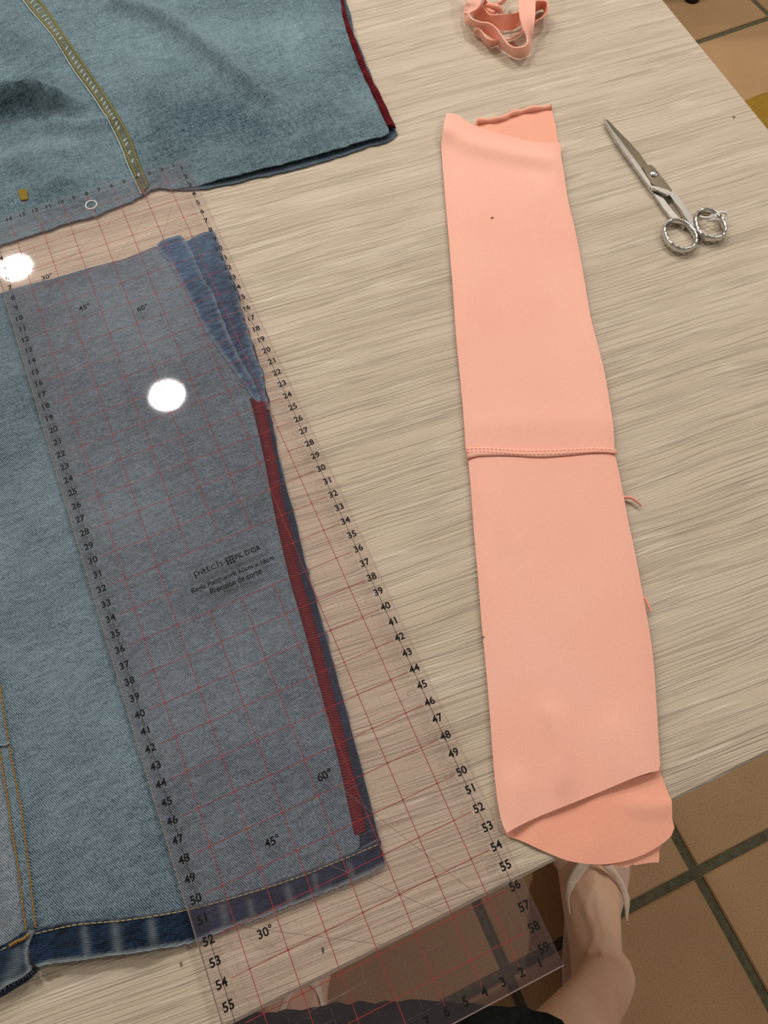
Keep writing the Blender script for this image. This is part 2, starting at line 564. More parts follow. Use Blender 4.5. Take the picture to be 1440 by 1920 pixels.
M_SKIRT = plain('black_green_cloth', rgb(34, 38, 36), .85, .15, var=.5, nscale=140, bumps=.4)
M_BLACK = plain('black_rubber', rgb(20, 20, 20), .55, .3, var=.1)
M_MUSTARD = plain('mustard_upholstery', rgb(136, 104, 30), .8, .2, var=.12, nscale=200, bumps=.2)
M_NYLON = plain('white_nylon', rgb(226, 224, 218), .4, .4, var=.05)
M_BLUEINK = plain('blue_pen_ink', rgb(56, 50, 92), .7, .2)
M_SPECK = plain('dark_speck', rgb(124, 100, 86), .8, .1)

# ------------------------------------------------------------------ floor and ceiling
mb = MB(); mb.box(-2.4, 3.2, -2.2, 3.6, -0.05, -0.004)
floor = mb.build('floor', M_GROUT, smooth=False, kind='structure')
PT = 0.2925; GX, GY, GW = 0.3100, -0.7030, 0.0065
tile_me = None
tb = MB(); tb.bevelbox(GW, PT - GW, GW, PT - GW, -0.006, 0.0, .0022)
for i in range(-9, 10):
    for j in range(-5, 14):
        if tile_me is None:
            o = tb.build('tile', M_TILE, smooth=False); tile_me = o.data
        else:
            o = bpy.data.objects.new('tile', tile_me); COL.objects.link(o)
        o.parent = floor
        o.location = (GX + i * PT, GY + j * PT, rng.normal(0, .0004))
        o.rotation_euler = (rng.normal(0, .0008), rng.normal(0, .0008), 0)
mb = MB(); mb.box(-2.4, 3.2, -2.2, 3.6, CEIL + .012, CEIL + .06)
ceiling = mb.build('ceiling', M_CEIL, smooth=False, kind='structure')
lamp_words = ['round recessed ceiling downlight above the far side of the table', 'round recessed ceiling downlight farthest behind the table, over its left end',
              'round recessed ceiling downlight above the mustard stool', 'round recessed ceiling downlight above the black chair',
              'round recessed ceiling downlight far beyond the left end of the table', 'round recessed ceiling downlight to the right of the seated person']
for (lx, ly), lab in zip(LAMPS, lamp_words):
    t = thing('ceiling_downlight', lab, 'ceiling light', (lx, ly, CEIL), 'recessed ceiling downlights')
    n = 40; a = [2 * math.pi * k / n for k in range(n)]
    hb = MB()
    prof = [(.062, .012), (.078, .012), (.078, .002), (.074, 0.0), (.066, 0.0), (.0625, .004)]
    V = [(lx + r * math.cos(q), ly + r * math.sin(q), CEIL + z) for r, z in prof for q in a]
    Fq = [(p * n + k, p * n + (k + 1) % n, ((p + 1) % 6) * n + (k + 1) % n, ((p + 1) % 6) * n + k) for p in range(6) for k in range(n)]
    hb.add(V, Fq); hb.build('trim_ring', M_WHITE, t)
    db = MB(); db.add([(lx + .061 * math.cos(q), ly + .061 * math.sin(q), CEIL + .006) for q in a], [tuple(reversed(range(n)))])
    db.build('diffuser', M_DIFF, t, smooth=False)

# ------------------------------------------------------------------ table
table = thing('table', 'long table with a pale wood-grain laminate top holding all the sewing things', 'table', (-.3, 0, 0))
YF = -0.5585
def xr(y): return .4465 + (y - .004) * .0733
YB = .62; XL = -1.05
b_ = .0016
V = [(XL, YF), (xr(YF), YF), (xr(YB), YB), (XL, YB)]
def inset(k): return [(XL + k, YF + k), (xr(YF) - k, YF + k), (xr(YB) - k, YB - k), (XL + k, YB - k)]
rows = [[(x, y, TOP - .028) for x, y in inset(.001)], [(x, y, TOP - b_) for x, y in inset(0)], [(x, y, TOP) for x, y in inset(b_)]]
mb = MB(); mb.loft(rows)
mb.build('tabletop', M_WOOD, table, smooth=False)
ap = MB()
ap.box(XL + .09, .33, YF + .09, YF + .115, TOP - .09, TOP - .0285); ap.box(XL + .09, .33, YB - .115, YB - .09, TOP - .09, TOP - .0285)
ap.box(XL + .09, XL + .115, YF + .115, YB - .115, TOP - .09, TOP - .0285); ap.box(.305, .33, YF + .115, YB - .115, TOP - .09, TOP - .0285)
ap.build('frame', M_METAL_G, table, smooth=False)
for x in (XL + .115, .305):
    for y in (YF + .115, YB - .115):
        lg = MB(); sx = 1 if x < 0 else -1; sy = 1 if y < 0 else -1
        lg.box(min(x, x + sx * .045), max(x, x + sx * .045), min(y, y + sy * .045), max(y, y + sy * .045), 0.001, TOP - .029)
        lg.build('leg', M_METAL_G, table, smooth=False)

# ------------------------------------------------------------------ heights of the flat cloths
RX0, RX1, RY0, RY1 = -.16, 0.0, -.60, 0.0
def off_ruler(P, w=.03):
    dx = np.maximum(np.maximum(RX0 - P[:, 0], P[:, 0] - RX1), 0); dy = np.maximum(np.maximum(RY0 - P[:, 1], P[:, 1] - RY1), 0)
    t = np.clip(np.hypot(dx, dy) / w, 0, 1); return t * t * (3 - 2 * t)


# ------------------------------------------------------------------ the cut jeans leg (lower left)
leg = thing('jeans_leg', 'cut-off light grey-blue jeans leg with a dark hem lying under the clear ruler', 'jeans leg', tuple(at(250, 1200)))
wav = ridges([([(110, 900), (150, 1200), (190, 1500)], .0010, .012), ([(40, 700), (70, 1000)], .0012, .012), ([(20, 1560), (25, 1700)], .0030, .009),
              ([(300, 1500), (330, 1700)], .0004, .01)])
def z_leg(P): return TOP + .0026 + wav(P) * (.15 + .85 * off_ruler(P, .02)) + .0016 * off_ruler(P, .02)
def zc(c): return lambda P: np.full(len(P), TOP + c)
hem_up = [(-260, 1830), (-80, 1796), (0, 1776), (40, 1757), (66, 1741), (80, 1735), (110, 1730), (160, 1722), (240, 1716), (340, 1703), (450, 1674), (560, 1637), (640, 1606), (690, 1583), (712, 1571)]
hem_dn = [(722, 1621), (700, 1634), (655, 1655), (590, 1680), (500, 1716), (430, 1740), (372, 1765), (300, 1778), (200, 1792), (110, 1803), (84, 1810)]
seam_l = [(-40, 1180), (-12, 1290), (3, 1392), (17, 1480), (31, 1550), (45, 1640), (56, 1745)]
seam_r = [(-28, 1080), (0, 1219), (25, 1378), (44, 1480), (54, 1528), (66, 1620), (79, 1738)]
band_l = [(470, 752), (486, 815), (500, 880), (513, 950), (528, 1020), (546, 1095), (562, 1150), (580, 1215), (600, 1290), (620, 1365), (645, 1470), (665, 1566)]
band_r = [(499, 757), (508, 815), (521, 880), (533, 950), (548, 1000), (566, 1085), (583, 1140), (601, 1205), (622, 1290), (643, 1365), (668, 1470), (688, 1558)]
edge_r = [(508, 776), (516, 815), (524, 862), (535, 905), (548, 950), (562, 1005), (574, 1060), (592, 1120), (607, 1180), (627, 1250), (649, 1330), (668, 1400), (683, 1460), (699, 1520), (711, 1572)]
top_l = [(-260, 630), (-120, 588), (0, 556), (22, 548), (60, 537), (105, 526), (175, 505), (235, 490), (296, 465)]
# back panel: the dark inner layer that shows along the right edge
bp = xy([(-240, 660)] + [(p[0], p[1] + 6) for p in top_l[2:]] + [(400, 470), (452, 585), (494, 700)] + edge_r + [(714, 1590), (690, 1600), (450, 1690), (340, 1712), (80, 1745), (-240, 1835)])
e_r = xy(edge_r)
sheet('back_panel', bp, zc(.0012), .0008, M_DENIM_BACK, leg, step=.006, jit=.0005, attr=lambda P: np.clip(1 - dist_poly(P, e_r) / .004, 0, 1))
fr = xy(top_l[2:] + [(350, 515), (385, 580), (414, 640), (448, 700), (474, 745)] + [(p[0] + 9, p[1]) for p in band_l] + [(675, 1592)] + [(p[0], p[1] + 8) for p in hem_up[::-1][2:]][:9] + seam_r[::-1])
sheet('front_panel', fr, z_leg, .0008, M_DENIM, leg, step=.0045)
sp = xy([(-260, 640), (-120, 596), (0, 560)] + [(p[0] + 6, p[1]) for p in seam_r] + [(70, 1748), (40, 1764), (0, 1782), (-80, 1802), (-260, 1836)])
sheet('side_panel', sp, lambda P: z_leg(P) - .0009, .0008, M_DENIM_SIDE, leg, step=.0055)
strip('seam_fold', catmull(xy(seam_l), 6), catmull(xy(seam_r), 6), z_leg, .0016, M_DENIM, leg, step=.003, lift=.0009, crown=.0005)
for nm, q in (('topstitch', seam_l), ('topstitch', seam_r)):
    q2 = [(p[0] + (3 if q is seam_l else -3), p[1]) for p in q]
    dashes(catmull(xy(q2), 6), z_leg, 0.0030, .93, .00054, lift=.0012).build(nm, M_GOLD, leg)
# hem
h_dn = catmull(xy([(p[0], p[1]) for p in hem_dn]), 5); h_up = catmull(xy(hem_up), 5)
HEMZ = lambda P: TOP + .0031 + .0010 * np.sin(P[:, 0] * 260) * off_ruler(P, .015) * .8 + .0050 * off_ruler(P, .03)
wh = [(catmull(xy([(x, y0), (x + 6, y1)]), 3), w) for x, y0, y1, w in [(170, 1740, 1785, .003), (225, 1730, 1780, .004), (290, 1725, 1770, .003), (420, 1700, 1730, .003), (470, 1690, 1720, .0025), (540, 1665, 1690, .003), (590, 1640, 1670, .0022), (655, 1620, 1640, .0025)]]
def hem_wear(P):
    w = np.clip(1 - dist_poly(P, h_dn) / .0020, 0, 1) * .8
    for l, s in wh: w = np.maximum(w, .26 * np.exp(-(dist_poly(P, l) / (s * .6)) ** 2))
    w = np.maximum(w, .35 * np.clip(1 - dist_poly(P, h_up) / .0014, 0, 1))
    return w
hem_main = np.vstack([xy([(82, 1736)]), catmull(xy(hem_up[6:]), 5), h_dn, xy([(74, 1800), (70, 1770)])])
sheet('hem', hem_main, HEMZ, .0022, M_DENIM_DARK, leg, step=.0017, jit=.0002, attr=hem_wear)
hl_dn = [(76, 1812), (60, 1826), (30, 1842), (0, 1858), (-80, 1880), (-260, 1925)]
h2 = catmull(xy(hl_dn), 5)
hem_left = np.vstack([catmull(xy(hem_up[:5]), 5), xy([(84, 1740), (72, 1762), (66, 1785), (70, 1806)]), h2])
sheet('hem', hem_left, lambda P: HEMZ(P) + .0012, .0022, M_DENIM_DARK, leg, step=.0017, jit=.0002,
      attr=lambda P: np.maximum(.7 * np.clip(1 - dist_poly(P, h2) / .002, 0, 1), np.maximum(.22 * np.exp(-(dist_poly(P, xy([(50, 1785), (42, 1815), (30, 1838)])) / .004) ** 2), .6 * np.exp(-(dist_poly(P, xy([(74, 1745), (66, 1785), (72, 1806)])) / .0016) ** 2))))
lo = np.vstack([xy([(-260, 1900), (40, 1822), (78, 1812)]), xy([(62, 1834), (0, 1872), (-260, 1945)])])
sheet('hem_underside', lo, zc(.0016), .0012, M_DENIM_DARK, leg, step=.004, attr=lambda P: np.full(len(P), .05))
hs = [(80, 1748), (110, 1741), (160, 1731), (240, 1724), (343, 1708), (450, 1680), (560, 1645), (640, 1613), (690, 1592), (710, 1583)]
dashes(catmull(xy(hs), 6), HEMZ, 0.0030, .85, .00034, lift=.0002).build('hem_stitch', M_CREAM, leg)
hs2 = [(-200, 1828), (-80, 1803), (0, 1784), (30, 1772)]
dashes(catmull(xy(hs2), 6), lambda P: HEMZ(P) + .0012, 0.0030, .85, .00034, lift=.0002).build('hem_stitch', M_CREAM, leg)
dashes(catmull(xy([(34, 1770), (52, 1760), (62, 1757), (72, 1748)]), 6), lambda P: HEMZ(P) + .0012, .0016, .95, .0009, lift=.0003).build('bar_tack', M_GOLD, leg)
mb = MB(); pt = catmull(xy([(0, 1396), (10, 1400), (20, 1400), (29, 1396)]), 5); mb.tube(np.c_[pt, z_leg(pt) + .0022], .0006, 5); mb.build('thread_tail', M_GREYTHREAD, leg)
# red overlocked allowance
BL, BR = catmull(xy(band_l), 6), catmull(xy(band_r), 6)
zb = lambda P: TOP + .0027 + 0 * P[:, 0]
ov = strip('overlocked_edge', BL, BR, zb, .0016, M_RED, leg, step=.003, crown=.0002, label='dark red overlock stitching')
zigzag(BL, BR, zb, .0015, .00032, .0003).build('overlock_thread', M_RED2, ov)
# blue allowance folded outward at the right edge below the flap
e2 = catmull(xy([(p[0] - 1, p[1]) for p in edge_r]), 5)
e1 = catmull(xy([(p[0] - 19, p[1] + 3) for p in edge_r]), 5)
strip('folded_edge', e1, e2, zc(.0022), .0008, M_DENIM_BACK, leg, step=.004, crown=.0005)
# the two folded flaps at the top
fl2 = [(349, 458), (363, 449), (401, 435), (407, 446), (411, 462), (417, 477), (430, 509), (448, 549), (451, 572), (464, 614), (478, 664), (494, 705), (500, 745), (509, 777), (482, 758), (468, 725), (430, 650), (402, 592), (362, 512)]
fl1 = [(296, 464.5), (308, 456), (341, 446), (348, 454), (365, 485), (379, 519), (403, 559), (425, 618), (448, 671), (470, 709), (486, 737), (491, 761), (478, 755), (458, 725), (436, 695), (409, 656), (391, 632), (365, 582), (345, 543), (324, 505), (302, 475)]
P2 = xy(fl2); P1 = xy(fl1)
mid1 = xy([(318, 455), (350, 510), (385, 575), (430, 660), (482, 745)])
mid2 = xy([(380, 450), (415, 520), (450, 600), (480, 690), (502, 760)])
fold = xy([(349, 456), (365, 485), (379, 519), (403, 559), (425, 618), (448, 671), (486, 737)])
sheet('seam_flap', P2, lambda P: TOP + .0021 + .0009 * np.exp(-(dist_poly(P, mid2) / .008) ** 2), .0008, M_DENIM_FLAP, leg, step=.0032, jit=.0003, attr=lambda P: .5 * np.clip(1 - dist_poly(P, P2, True) / .002, 0, 1))
sheet('seam_flap', P1, lambda P: TOP + .0031 + .0006 * np.exp(-(dist_poly(P, mid1) / .007) ** 2), .0007, M_DENIM_FLAP, leg, step=.0032, jit=.0003, attr=lambda P: .6 * np.clip(1 - dist_poly(P, P1, True) / .002, 0, 1))
# frayed ends at the hem and raw edges
fz = MB()
for P, n in ((resample(h_dn, .0012), 1), (resample(e2, .0016), 2), (resample(h2, .0014), 1)):
    for i in range(1, len(P) - 1):
        t = P[i + 1] - P[i - 1]; t /= np.linalg.norm(t); nn = np.array([-t[1], t[0]])
        if n == 1 and nn[1] > 0: nn = -nn
        if n == 2 and nn[0] < 0: nn = -nn
        L = abs(rng.normal(0, .0006)) + .0004; sk = rng.normal(0, .6)
        a = P[i] - nn * .0006; c = P[i] + nn * L + t * sk * L
        z = TOP + (.0028 if n == 1 else .0018)
        fz.tube([np.r_[a, z], np.r_[(a + c) / 2, z], np.r_[c, z - .0005]], .00016, 3)
fz.build('frayed_threads', plain('pale_blue_fray', rgb(150, 166, 176), .8, .1), leg, kind='stuff')

# ------------------------------------------------------------------ upper denim piece
up = thing('denim_piece', 'large faded blue denim trouser piece spread out above the ruler, raw cut edges', 'denim fabric', tuple(at(350, 170)))
u_edge = [(640, -160), (640, 0), (648, 40), (656, 70), (664, 100), (678, 140), (697, 180), (713, 215), (726, 245), (731, 258)]
u_bot = [(718, 266), (700, 268), (660, 280), (600, 298), (560, 309), (500, 324), (440, 338), (400, 347), (366, 352), (345, 356), (327, 359), (305, 356), (287, 358), (266, 372), (240, 385), (214, 393), (181, 408), (128, 422), (82, 438), (49, 448), (0, 464), (-120, 500)]
u_poly = u_edge + u_bot + [(-300, 540), (-300, -160)]
seamL = [(39, 0), (70, 42), (109, 92), (142, 142), (182, 197), (212, 247), (232, 289), (243, 319), (267, 370)]
seamR = [(72, 0), (94, 28), (131, 85), (164, 131), (204, 190), (230, 232), (252, 273), (263, 306), (282, 354)]
ext = lambda q: [(q[0][0] - (q[2][0] - q[0][0]) * 1.6, q[0][1] - (q[2][1] - q[0][1]) * 1.6)] + q
seamL, seamR = ext(seamL), ext(seamR)
wr = ridges([([(225, 22), (310, 50), (408, 118), (506, 200)], .0080, .008), ([(150, -60), (320, 20), (430, 110)], .004, .03),
             ([(-30, 214), (40, 206), (85, 200), (120, 212)], .021, .0095), ([(-60, 60), (40, 70), (90, 100)], .007, .02), 
             ([(110, 245), (160, 250), (200, 240)], .0055, .007), ([(60, 320), (110, 350)], .003, .01), ([(-40, 345), (40, 312), (120, 300)], .006, .012), ([(110, 330), (140, 360), (150, 390)], .003, .008),
             ([(280, 130), (320, 220), (335, 300)], .004, .011), ([(470, 60), (560, 160), (600, 260)], .0022, .03), ([(560, -40), (600, 60)], .005, .02),
             ([(240, 120), (270, 160), (285, 200)], .003, .009), ([(420, 230), (520, 225), (600, 210)], .0015, .012), ([(360, -60), (500, 10), (620, 0)], .005, .02)])
sL = catmull(xy(seamL), 5)
def z_up(P):
    k = off_ruler(P, .022)
    e = np.clip(dist_poly(P, U_OUT, True) / .02, .15, 1)
    groove = -.0012 * np.exp(-((dist_poly(P, sL) - .002) / .004) ** 2)
    return TOP + .0021 + k * (.0025 + wr(P) * e + groove * .5)
U_OUT = catmull(xy(u_edge), 3); U_OUT = np.vstack([U_OUT, xy(u_bot), xy([(-300, 540), (-300, -160)])])
un = [(652, -150), (648, 0), (660, 45), (672, 85), (690, 130), (705, 165), (722, 205), (736, 236), (746, 248), (741, 262), (731, 266), (716, 270), (690, 277), (640, 295), (560, 318), (500, 332), (440, 346), (385, 357), (350, 360), (300, 352), (200, 380), (0, 445), (-300, 520), (-300, -150)]
UN = xy(un)
ue = xy(un[1:9])
sheet('under_layer', UN, lambda P: TOP + .0014 + .0012 * off_ruler(P, .02) * 0, .0008, M_DENIM_BACK, up, step=.007, jit=.0006, attr=lambda P: .5 * np.clip(1 - dist_poly(P, UN, True) / .003, 0, 1))
sheet('front_layer', U_OUT, z_up, .0009, M_DENIM_UP, up, step=.0042, jit=.0004)
strip('seam_fold', catmull(xy(seamL), 6), catmull(xy(seamR), 6), z_up, .0014, M_DENIM_SEAM, up, step=.003, lift=.0006, crown=.0006)
for q, d in ((seamL, 6), (seamR, -4)):
    q2 = catmull(xy([(p[0] + d, p[1]) for p in q]), 6)
    dashes(q2, z_up, .0028, .95, .0009, lift=.0006).build('topstitch', M_OLIVE, up)
# pale pulled puckers between the two stitch rows
pk = MB()
def rsn(P, n):
    L = np.r_[0, np.cumsum(np.linalg.norm(np.diff(P, axis=0), axis=1))]
    return np.stack([np.interp(np.linspace(0, L[-1], n), L, P[:, i]) for i in range(2)], 1)
ysL = np.array(seamL); ysR = np.array(seamR); rung_y = np.arange(-60, 340, 7.6)
A_ = xy([(np.interp(y + 2, ysL[:, 1], ysL[:, 0]) + 10, y + 2) for y in rung_y]); B_ = xy([(np.interp(y - 4, ysR[:, 1], ysR[:, 0]) - 9, y - 4) for y in rung_y])
for i in range(len(A_)):
    if rng.random() < .2: continue
    P = np.array([A_[i], (A_[i] + B_[i]) / 2, B_[i]]); Z = z_up(P)
    pk.tube(np.c_[P, Z + np.array([.0009, .0013, .0009])], [.0006, .0009, .0006], 5)
ed = catmull(xy([(p[0] + .5, p[1]) for p in seamL]), 6)
em = MB(); em.tube(np.c_[ed, z_up(ed) + .0008], .0006, 5); em.build('seam_highlight', plain('painted_edge_highlight', rgb(160, 178, 178), .9, .1, var=.2, nscale=700), up)  # pale tube paints in the highlight along the seam's folded edge
pk.build('seam_puckers', plain('pale_teal_pucker', rgb(170, 182, 178), .9, .1, var=.2, nscale=500), up, kind='stuff')
rl = catmull(xy([(637, -60), (638, 0), (644, 45), (655, 82), (664, 108), (680, 148), (697, 184), (713, 218), (726, 246)]), 6)
rr = catmull(xy([(643, -60), (644, 0), (652, 45), (666, 82), (676, 108), (692, 148), (712, 184), (728, 218), (742, 248)]), 6)
zr = lambda P: TOP + .0046 + .0006 * np.sin(P[:, 1] * 300)
ov2 = strip('overlocked_edge', rl, rr, zr, .0022, M_RED, up, step=.0025, crown=.0010, label='crimson overlock stitching')
zigzag(rl, rr, zr, .0022, .00034, .0010).build('overlock_thread', M_RED2, ov2)
pq = xy([(34, 357), (50, 354), (53, 372), (38, 375)], TOP + .005)
sheet('mustard_patch', pq, lambda P: z_up(P) + .0008, .0007, M_MUSTARDPATCH, up, step=.002)
fz = MB()
for P in (resample(xy(u_bot[:9]), .0018), resample(xy(un[1:9]), .0025), resample(xy(un[10:18]), .0022)):
    for i in range(1, len(P) - 1):
        t = P[i + 1] - P[i - 1]; t /= np.linalg.norm(t); nn = np.array([t[1], -t[0]])
        c0 = xy([(400, 150)])[0]
        if nn @ (P[i] - c0) < 0: nn = -nn
        L = abs(rng.normal(0, .0007)) + .0003; a = P[i] - nn * .0008; c = P[i] + nn * L + t * rng.normal(0, .8) * L
        z = TOP + .0016
        fz.tube([np.r_[a, z + .001], np.r_[(a + c) / 2, z + .0006], np.r_[c, z]], .00018, 3)
fz.build('frayed_threads', plain('teal_fray', rgb(96, 118, 130), .8, .1), up, kind='stuff')

# ------------------------------------------------------------------ clear patchwork ruler
ruler = thing('patchwork_ruler', 'clear acrylic patchwork ruler printed with a red grid and black centimetre numbers', 'ruler', (-.08, -.30, PRINT - .003))
def uv(u, v): return np.array([-u / 100, -v / 100])
hole = np.array([uv(8.02, 1.69) + .0040 * np.array([math.cos(a), math.sin(a)]) for a in np.linspace(0, 2 * math.pi, 33)[:-1]])
n = 12
cor = [(0, 0), (16, 0), (16, 60), (0, 60)]
sh = sheet('acrylic_sheet', np.array([uv(*c) for c in cor]), lambda P: np.full(len(P), PRINT), .003, M_ACR, ruler, step=.02, hole=hole, smooth=False)
rb = MB(); ring = [np.r_[uv(8.02, 1.69) + .0042 * np.array([math.cos(a), math.sin(a)]), PRINT + .0001] for a in np.linspace(0, 2 * math.pi, 33)]
rb.tube(ring, .00045, 6); rb.build('hole_rim', M_WHITE, ruler, label='bright rim of the hanging hole')
M_EDGE = plain('bright_cut_acrylic_edge', rgb(178, 160, 154), .4, .3, var=.06)
eb = MB()
eb.box(-.16015, -.1600, -.60, 0, PRINT - .0022, PRINT - .0003); eb.box(-.16, 0, -.6002, -.60, PRINT - .0022, PRINT - .0003)
eb.build('cut_edge', M_EDGE, ruler, smooth=False)
def flat(mb, a, b, w, z=PRINT + .00006):
    a, b = np.array(a), np.array(b); t = b - a; L = np.linalg.norm(t); t = t / L; nn = np.array([-t[1], t[0]]) * w / 2
    mb.add([np.r_[a - nn, z], np.r_[b - nn, z], np.r_[b + nn, z], np.r_[a + nn, z]], [(0, 1, 2, 3)])
W = .00036
gb = MB()
for u in range(2, 15, 2):
    segs = [(.75, 59.2)]
    if u in (6, 8, 10): segs = [(.75, 32.0), (36.0, 59.2)]
    if u == 8: segs = [(.75, 1.25), (2.15, 32.0), (36.0, 59.2)]
    for s in segs: flat(gb, uv(u, s[0]), uv(u, s[1]), W)
for v in range(2, 59, 2):
    segs = [(.95, 14.95)]
    if v == 34: segs = [(.95, 4.9), (11.1, 14.95)]
    for s in segs: flat(gb, uv(s[0], v), uv(s[1], v), W)
for u in range(2, 15, 2):          # heavier dots where the lines cross
    for v in range(2, 59, 2):
        if u in (6, 8, 10) and v == 34: continue
        c = uv(u, v); flat(gb, c - np.array([.0006, 0]), c + np.array([.0006, 0]), .0007, PRINT + .00008)
gb.build('red_grid', M_REDINK, ruler, smooth=False, label='printed red two-centimetre grid')
tk = MB(); ln_ = MB()
for k in range(4, 597):
    v = k / 10
    if abs(v - round(v)) < .01: L = .17
    elif abs(v * 2 - round(v * 2)) < .01: L = .15
    else: L = .09
    if abs(v - round(v)) < .01 and int(round(v)) % 2: L = .12
    flat(tk, uv(.03, v), uv(.03 + L, v), .00013); flat(tk, uv(15.97, v), uv(15.97 - L, v), .00013)
for u in [x + .0 for x in range(1, 16, 2)] + [1.5, 14.5]:
    for k in range(0, 116):
        v = 1 + k * .5
        if 32 <= v <= 36 and 4.9 < u < 11.1: continue
        flat(tk, uv(u, v + .08), uv(u, v + .34), .00012)
for v in range(1, 60, 2):
    for k in range(0, 28):
        u = 1.1 + k * .5
        if 32.5 <= v <= 35.5 and 4.9 < u < 11.1: continue
        flat(tk, uv(u, v), uv(u + .22, v), .00010)
for a, b in (((.62, .7), (.62, 59.0)), ((15.38, .7), (15.38, 59.0)), ((.8, .45), (15.2, .45)), ((.8, 59.4), (15.2, 59.4))):
    flat(ln_, uv(*a), uv(*b), .00028)
for a, b in (((8.2, 45.6), (2.2, 56)), ((14, 52), (7.07, 56)), ((13, 47), (4, 56))):
    flat(tk, uv(*a), uv(*b), .00022)
    flat(tk, uv(a[0], 60 - a[1]), uv(b[0], 60 - b[1]), .00018)
circ = [uv(12.76, 52.8) + .0076 * np.array([math.cos(a), math.sin(a)]) for a in np.linspace(0, 2 * math.pi, 41)]
for i in range(40): flat(tk, circ[i], circ[i + 1], .00012)
ln_.build('scale_lines', plain('brown_black_ink', rgb(62, 46, 42), .6, .2), ruler, smooth=False)
tk.build('tick_marks', M_GREYINK, ruler, smooth=False, kind='stuff')

_txt = {}
def text_mesh(s, bold):
    if (s, bold) in _txt: return _txt[(s, bold)]
    cu = bpy.data.curves.new('t', 'FONT'); cu.body = s; cu.size = 1.0; cu.offset = bold; cu.resolution_u = 3
    o = bpy.data.objects.new('t', cu); COL.objects.link(o)
    dg = bpy.context.evaluated_depsgraph_get(); dg.update()
    me = bpy.data.meshes.new_from_object(o.evaluated_get(dg))
    V = np.array([v.co[:] for v in me.vertices]); Fc = [tuple(p.vertices) for p in me.polygons]
    bpy.data.objects.remove(o); bpy.data.curves.remove(cu); bpy.data.meshes.remove(me)
    mn, mx = V[:, :2].min(0), V[:, :2].max(0)
    _txt[(s, bold)] = (V, Fc, mn, mx)
    return _txt[(s, bold)]
def text(mb, s, u, v, h=None, width=None, bold=0.0, angle=0.0, z=PRINT + .0001):
    """centre the string at ruler position (u, v) cm, cap height h cm or total width cm"""
    V, Fc, mn, mx = text_mesh(s, bold)
    c = (mn + mx) / 2
    k = (h / (mx[1] - mn[1]) if width is None else width / (mx[0] - mn[0])) / 100
    ky = k if h is None or width is None else h / (mx[1] - mn[1]) / 100
    L = (V[:, :2] - c) * np.array([k, ky])
    ca, sa = math.cos(angle), math.sin(angle)
    P = np.c_[L[:, 0] * ca - L[:, 1] * sa, L[:, 0] * sa + L[:, 1] * ca] + uv(u, v)
    mb.add(np.c_[P, np.full(len(P), z)], Fc)
nb = MB()
for k in range(1, 60):
    text(nb, str(k), .54, k - .04, h=.44, bold=.027)
    text(nb, str(k), 15.45, k + .02, h=.44, bold=.027)
for k in range(1, 16):
    text(nb, str(k), k + .05, .42, h=.40, bold=.027); text(nb, str(k), k + .02, 59.42, h=.44, bold=.027)
nb.build('printed_numbers', M_INK, ruler, smooth=False, kind='stuff')
for s, u, v in (('60°', 7.31, 47.17), ('45°', 11.0, 49.07), ('30°', 12.76, 52.8), ('30°', 12.78, 7.17), ('45°', 11.01, 11.03), ('60°', 7.26, 12.84)):
    lb = MB(); text(lb, s, u, v, h=.46, bold=.02); lb.build('angle_label', M_INK, ruler, smooth=False)
tb = MB()
text(tb, 'patch', 9.25, 33.46, width=1.75, h=.62, bold=-.006)
text(tb, "FIL D'OR", 6.72, 33.43, width=1.62, h=.34, bold=.03)
for i in range(3):
    for j in range(3):
        u0, v0 = 8.13 - i * .19, 33.2 + j * .19
        a, b = uv(u0, v0), uv(u0 - .15, v0 + .14)
        tb.add([(a[0], b[1], PRINT + .0001), (b[0], b[1], PRINT + .0001), (b[0], a[1], PRINT + .0001), (a[0], a[1], PRINT + .0001)], [(0, 1, 2, 3)])
text(tb, 'Regla Patchwork 60cm x 16cm', 8.0, 34.42, width=5.2, h=.40, bold=.02)
text(tb, 'Precisión de corte', 8.0, 34.88, width=3.2, h=.40, bold=.02)
text(tb, 'Made in China', 8.0, 35.26, width=1.65, h=.22, bold=.0)
for e in (0, .12):
    c4 = [(10.45 - e, 32.88 + e), (5.55 + e, 32.88 + e), (5.55 + e, 34.02 - e), (10.45 - e, 34.02 - e)]
    for i in range(4): flat(tb, uv(*c4[i]), uv(*c4[(i + 1) % 4]), .00016)
tb.build('printed_logo', M_INK, ruler, smooth=False)

# ------------------------------------------------------------------ salmon fabric tube
tube = thing('fabric_tube', 'long salmon pink jersey strip folded double, its end hanging over the table edge', 'fabric strip', tuple(at(1000, 900)))
t_top = [(836, 224), (846, 223), (857, 226), (870, 234), (885, 243), (905, 251), (930, 258), (955, 265), (985, 273), (1012, 278), (1040, 279), (1047, 276)]
t_right = [(1051, 286), (1050, 300), (1057, 345), (1064, 390), (1076, 440), (1086, 490), (1098, 560), (1106, 606), (1120, 660), (1131, 705), (1140, 760), (1147, 812), (1150, 858), (1156, 884), (1166, 935), (1175, 985), (1185, 1030), (1200, 1110), (1212, 1175), (1221, 1240), (1226, 1310), (1230, 1380), (1234, 1446)]
t_bot = [(1215, 1450), (1190, 1458), (1160, 1470), (1110, 1491), (1060, 1511), (1010, 1531), (980, 1545), (960, 1555), (946, 1564)]
t_left = [(938, 1540), (931, 1500), (924, 1430), (916, 1320), (909, 1240), (903, 1180), (896, 1090), (888, 1000), (883, 930), (878, 872), (873, 850), (868, 775), (861, 700), (855, 640), (848, 540), (840, 440), (834, 370), (828, 295), (827, 275), (829, 258)]
def droop(P):
    d = np.clip(YF + .004 - P[:, 1], 0, 1); return -4.0 * d ** 2
